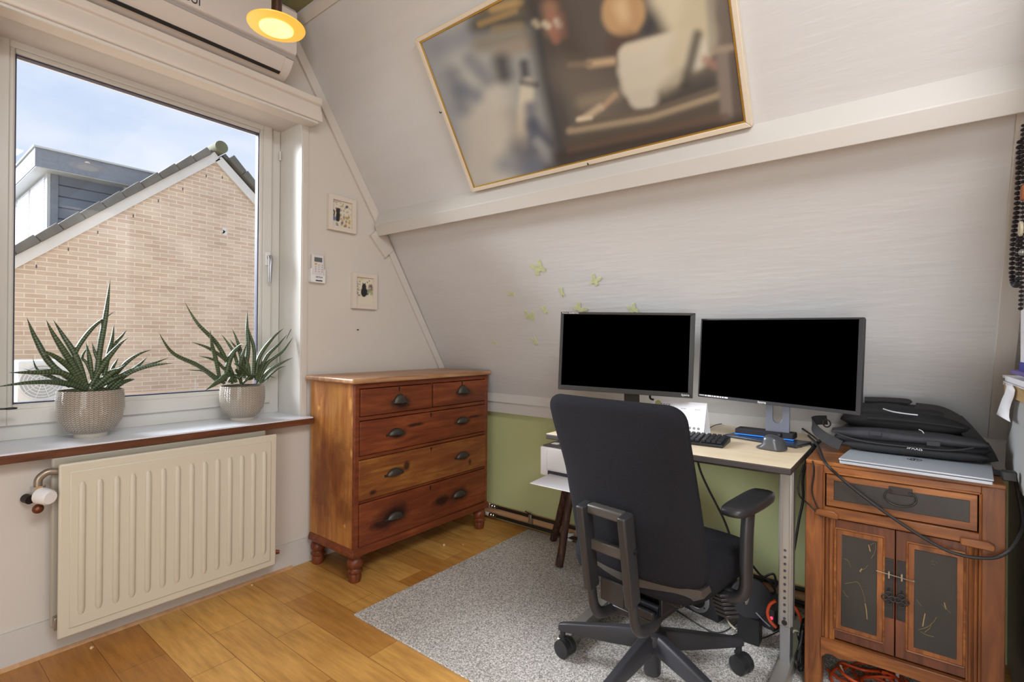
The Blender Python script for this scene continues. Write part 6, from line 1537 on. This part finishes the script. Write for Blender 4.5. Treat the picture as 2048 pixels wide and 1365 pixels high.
def verge_tiles(side):
    s_ = 1 if side == 'L' else -1; mm = mL if side == 'L' else mR; x = apx.x-s_*.06; b = MB()
    dx = step/sqrt(1+mm*mm); i = 0
    while abs(x-apx.x) < (6.6 if side == 'L' else 3):
        xa, xb = x, x-s_*dx*.985; nx_, nz_ = -s_*mm, 1; nn = sqrt(nx_*nx_+nz_*nz_); nx_/=nn; nz_/=nn
        za, zb3 = apx.z-abs(xa-apx.x)*mm, apx.z-abs(xb-apx.x)*mm
        pts = [(xa+nx_*.105, za+nz_*.105), (xb+nx_*.105, zb3+nz_*.105), (xb+nx_*.205, zb3+nz_*.205), (xa+nx_*.225, za+nz_*.225)]
        b.ext([(q[0], HY-.09, q[1]) for q in pts], (0, .35, 0)); x -= s_*dx; i += 1
    return b.build('verge_tiles', M['tile'], hs, bevel=.012)
verge_tiles('L'); verge_tiles('R')
MB().tube([(apx.x, HY-.12, apx.z+.17), (apx.x, HY+8, apx.z+.17)], .10, 14).build('ridge_tile', mat('mossy_tile', '5f5f48', .9, var=.3, vscale=6), hs)
for x_, y_ in ((73, 533), (137, 499), (196, 465), (267, 432), (317, 402), (366, 378), (413, 352), (445, 355)):
    q = hy(x_, y_, HY-.01); MB().box((q.x-.006, HY-.004, q.z-.022), (q.x+.006, HY+.01, q.z+.022)).build('weep_vent', M['joint'], hs)
q = hy(449, 463, HY-.005); b = MB()
for dx_, dz_, r_ in ((0, .03, .035), (.01, -.03, .04), (-.02, -.01, .028)): b.lathe([(.001, .004), (r_, .004), (r_, 0)], (q.x+dx_, HY, q.z+dz_), 10, M=Matrix.Rotation(pi/2, 3, 'X'), caps=False)
b.build('bird_mark', M['verge'], hs)
# dormer
DYf = HY+.9
dm_l = hy(104, 346, DYf); dm_tr = hy(282, 366, DYf)
def inz(x): return apx.z-(apx.x-x)*mL+.13
dz_top = hy(105, 344, DYf).z
xd0 = hy(103, 400, DYf).x; xd1 = apx.x-.25
dz_t = (hy(105, 344, DYf).z+hy(270, 380, DYf).z)/2
ck = MB(); ck.ext([(xd0, DYf, inz(xd0)-.35), (xd1, DYf, inz(xd1)-.35), (xd1, DYf, dz_t), (xd0, DYf, dz_t)], (0, 3.6, 0)); dor = ck.build('dormer', M['slate'], hs)
b = MB()
zz = dz_t-.17
while zz > inz(xd0)-.3:
    b.box((xd0+.07, DYf-.006, zz), (xd1, DYf+.002, zz+.014)); zz -= .165
b.build('cladding_joint', M['joint'], dor)
MB().box((xd0-.01, DYf-.02, inz(xd0)-.35), (xd0+.07, DYf, dz_t)).build('corner_trim', M['slate_dark'], dor)
xf0 = hy(70, 312, DYf-.25).x
b = MB(); b.box((xf0, DYf-.25, dz_t-.01), (xd1+.5, DYf+4.0, dz_t+.25)); b.build('dormer_roof', M['slate_dark'], dor)
MB().box((xf0-.02, DYf-.27, dz_t+.25), (xd1+.5, DYf+4.02, dz_t+.275)).build('roof_edging', M['sheet_white'], dor)
MB().box((xf0+.01, DYf-.24, dz_t-.022), (xd1+.4, DYf+4.0, dz_t-.009)).build('soffit', M['sheet_white'], dor)
fy = DYf
MB().box((xd0-.05, DYf+.0, inz(xd0)-.3), (xd0-.012, DYf+3.6, dz_t-.02)).build('window_band', M['sheet_white'], dor)
for k_ in range(3):
    b = MB()
    for i in range(40): b.box((xd0-.062, DYf+.15+1.1*k_, dz_t-.06-.03*i), (xd0-.05, DYf+1.1+1.1*k_, dz_t-.078-.03*i))
    b.build('roller_blind', M['paper'], dor)
q = hy(254, 378, DYf-.05); MB().cyl((q.x, DYf-.05, q.z-.07), (q.x, DYf-.05, q.z+.06), .045, n=16).build('flue_outlet', M['sheet_white'], dor)
# flat roof between the houses with an outdoor unit on it
zf = on(300, 783, 1, HY).z
fr2 = MB().box((-4, 3.2, zf-.12), (8, HY, zf)).build('flat_roof', M['sand']); tag(fr2, 'sandy flat roof at the foot of the neighbouring brick wall', 'roof')
UY = 7.6
ua, uc = on(36, 722, 1, UY), on(148, 780, 1, UY)
zu0 = zf+.06; zu1 = ua.z
if zu1 < zu0+.3: zu1 = zu0+.5
un_ = thing('outdoor_unit', 'white outdoor air conditioning unit on the flat roof behind the left plant', 'outdoor unit', ((ua.x+uc.x)/2, UY, zf))
x0_, x1_ = ua.x, uc.x
MB().box((x0_, UY, zu0), (x1_, UY+.32, zu1)).build('casing', M['sheet_white'], un_, bevel=.02)
cxu, czu = x0_+(x1_-x0_)*.42, (zu0+zu1)/2; ru = (zu1-zu0)*.40
b = MB(); b.lathe([(ru, .0), (ru, .012), (ru*.96, .012), (ru*.95, 0)], (cxu, UY, czu), 40, M=Matrix.Rotation(pi/2, 3, 'X'), caps=False)
for i in range(1, 6): b.lathe([(ru*i/6-.004, .006), (ru*i/6+.004, .006), (ru*i/6+.004, .012), (ru*i/6-.004, .012)], (cxu, UY, czu), 32, M=Matrix.Rotation(pi/2, 3, 'X'), caps=False)
for i in range(10): a = 2*pi*i/10; b.tube([(cxu, UY-.012, czu), (cxu+cos(a)*ru, UY-.012, czu+sin(a)*ru)], .004, 6)
b.build('fan_grille', M['louvre'], un_)
b = MB(); b.lathe([(.001, .002), (ru*.95, .002), (ru*.95, 0)], (cxu, UY, czu), 32, M=Matrix.Rotation(pi/2, 3, 'X'), caps=False); b.build('fan_opening', mat('grey_fan', '9a9ea0', .7), un_)
for x_ in (x0_+.12, x1_-.12): MB().box((x_-.05, UY-.03, zf), (x_+.05, UY+.36, zu0)).build('foot', M['louvre'], un_)
o = MB().tube([on(390, 780, 1, 8.2), on(391, 757, 1, 8.2)], .008, 8).build('vent_pin', M['louvre'])
zq = on(391, 757, 1, 8.2)
o.data.transform(Matrix.Identity(4)); tag(o, 'thin metal rod standing on the flat roof against the brick wall', 'rod')
for v in o.data.vertices:
    if v.co.z < zq.z-.05: v.co.z = zf
gr = MB().box((-40, 2.95, -4.2), (40, 60, -4)).build('ground', mat('pavement', '9a9488', .9)); struct(gr)
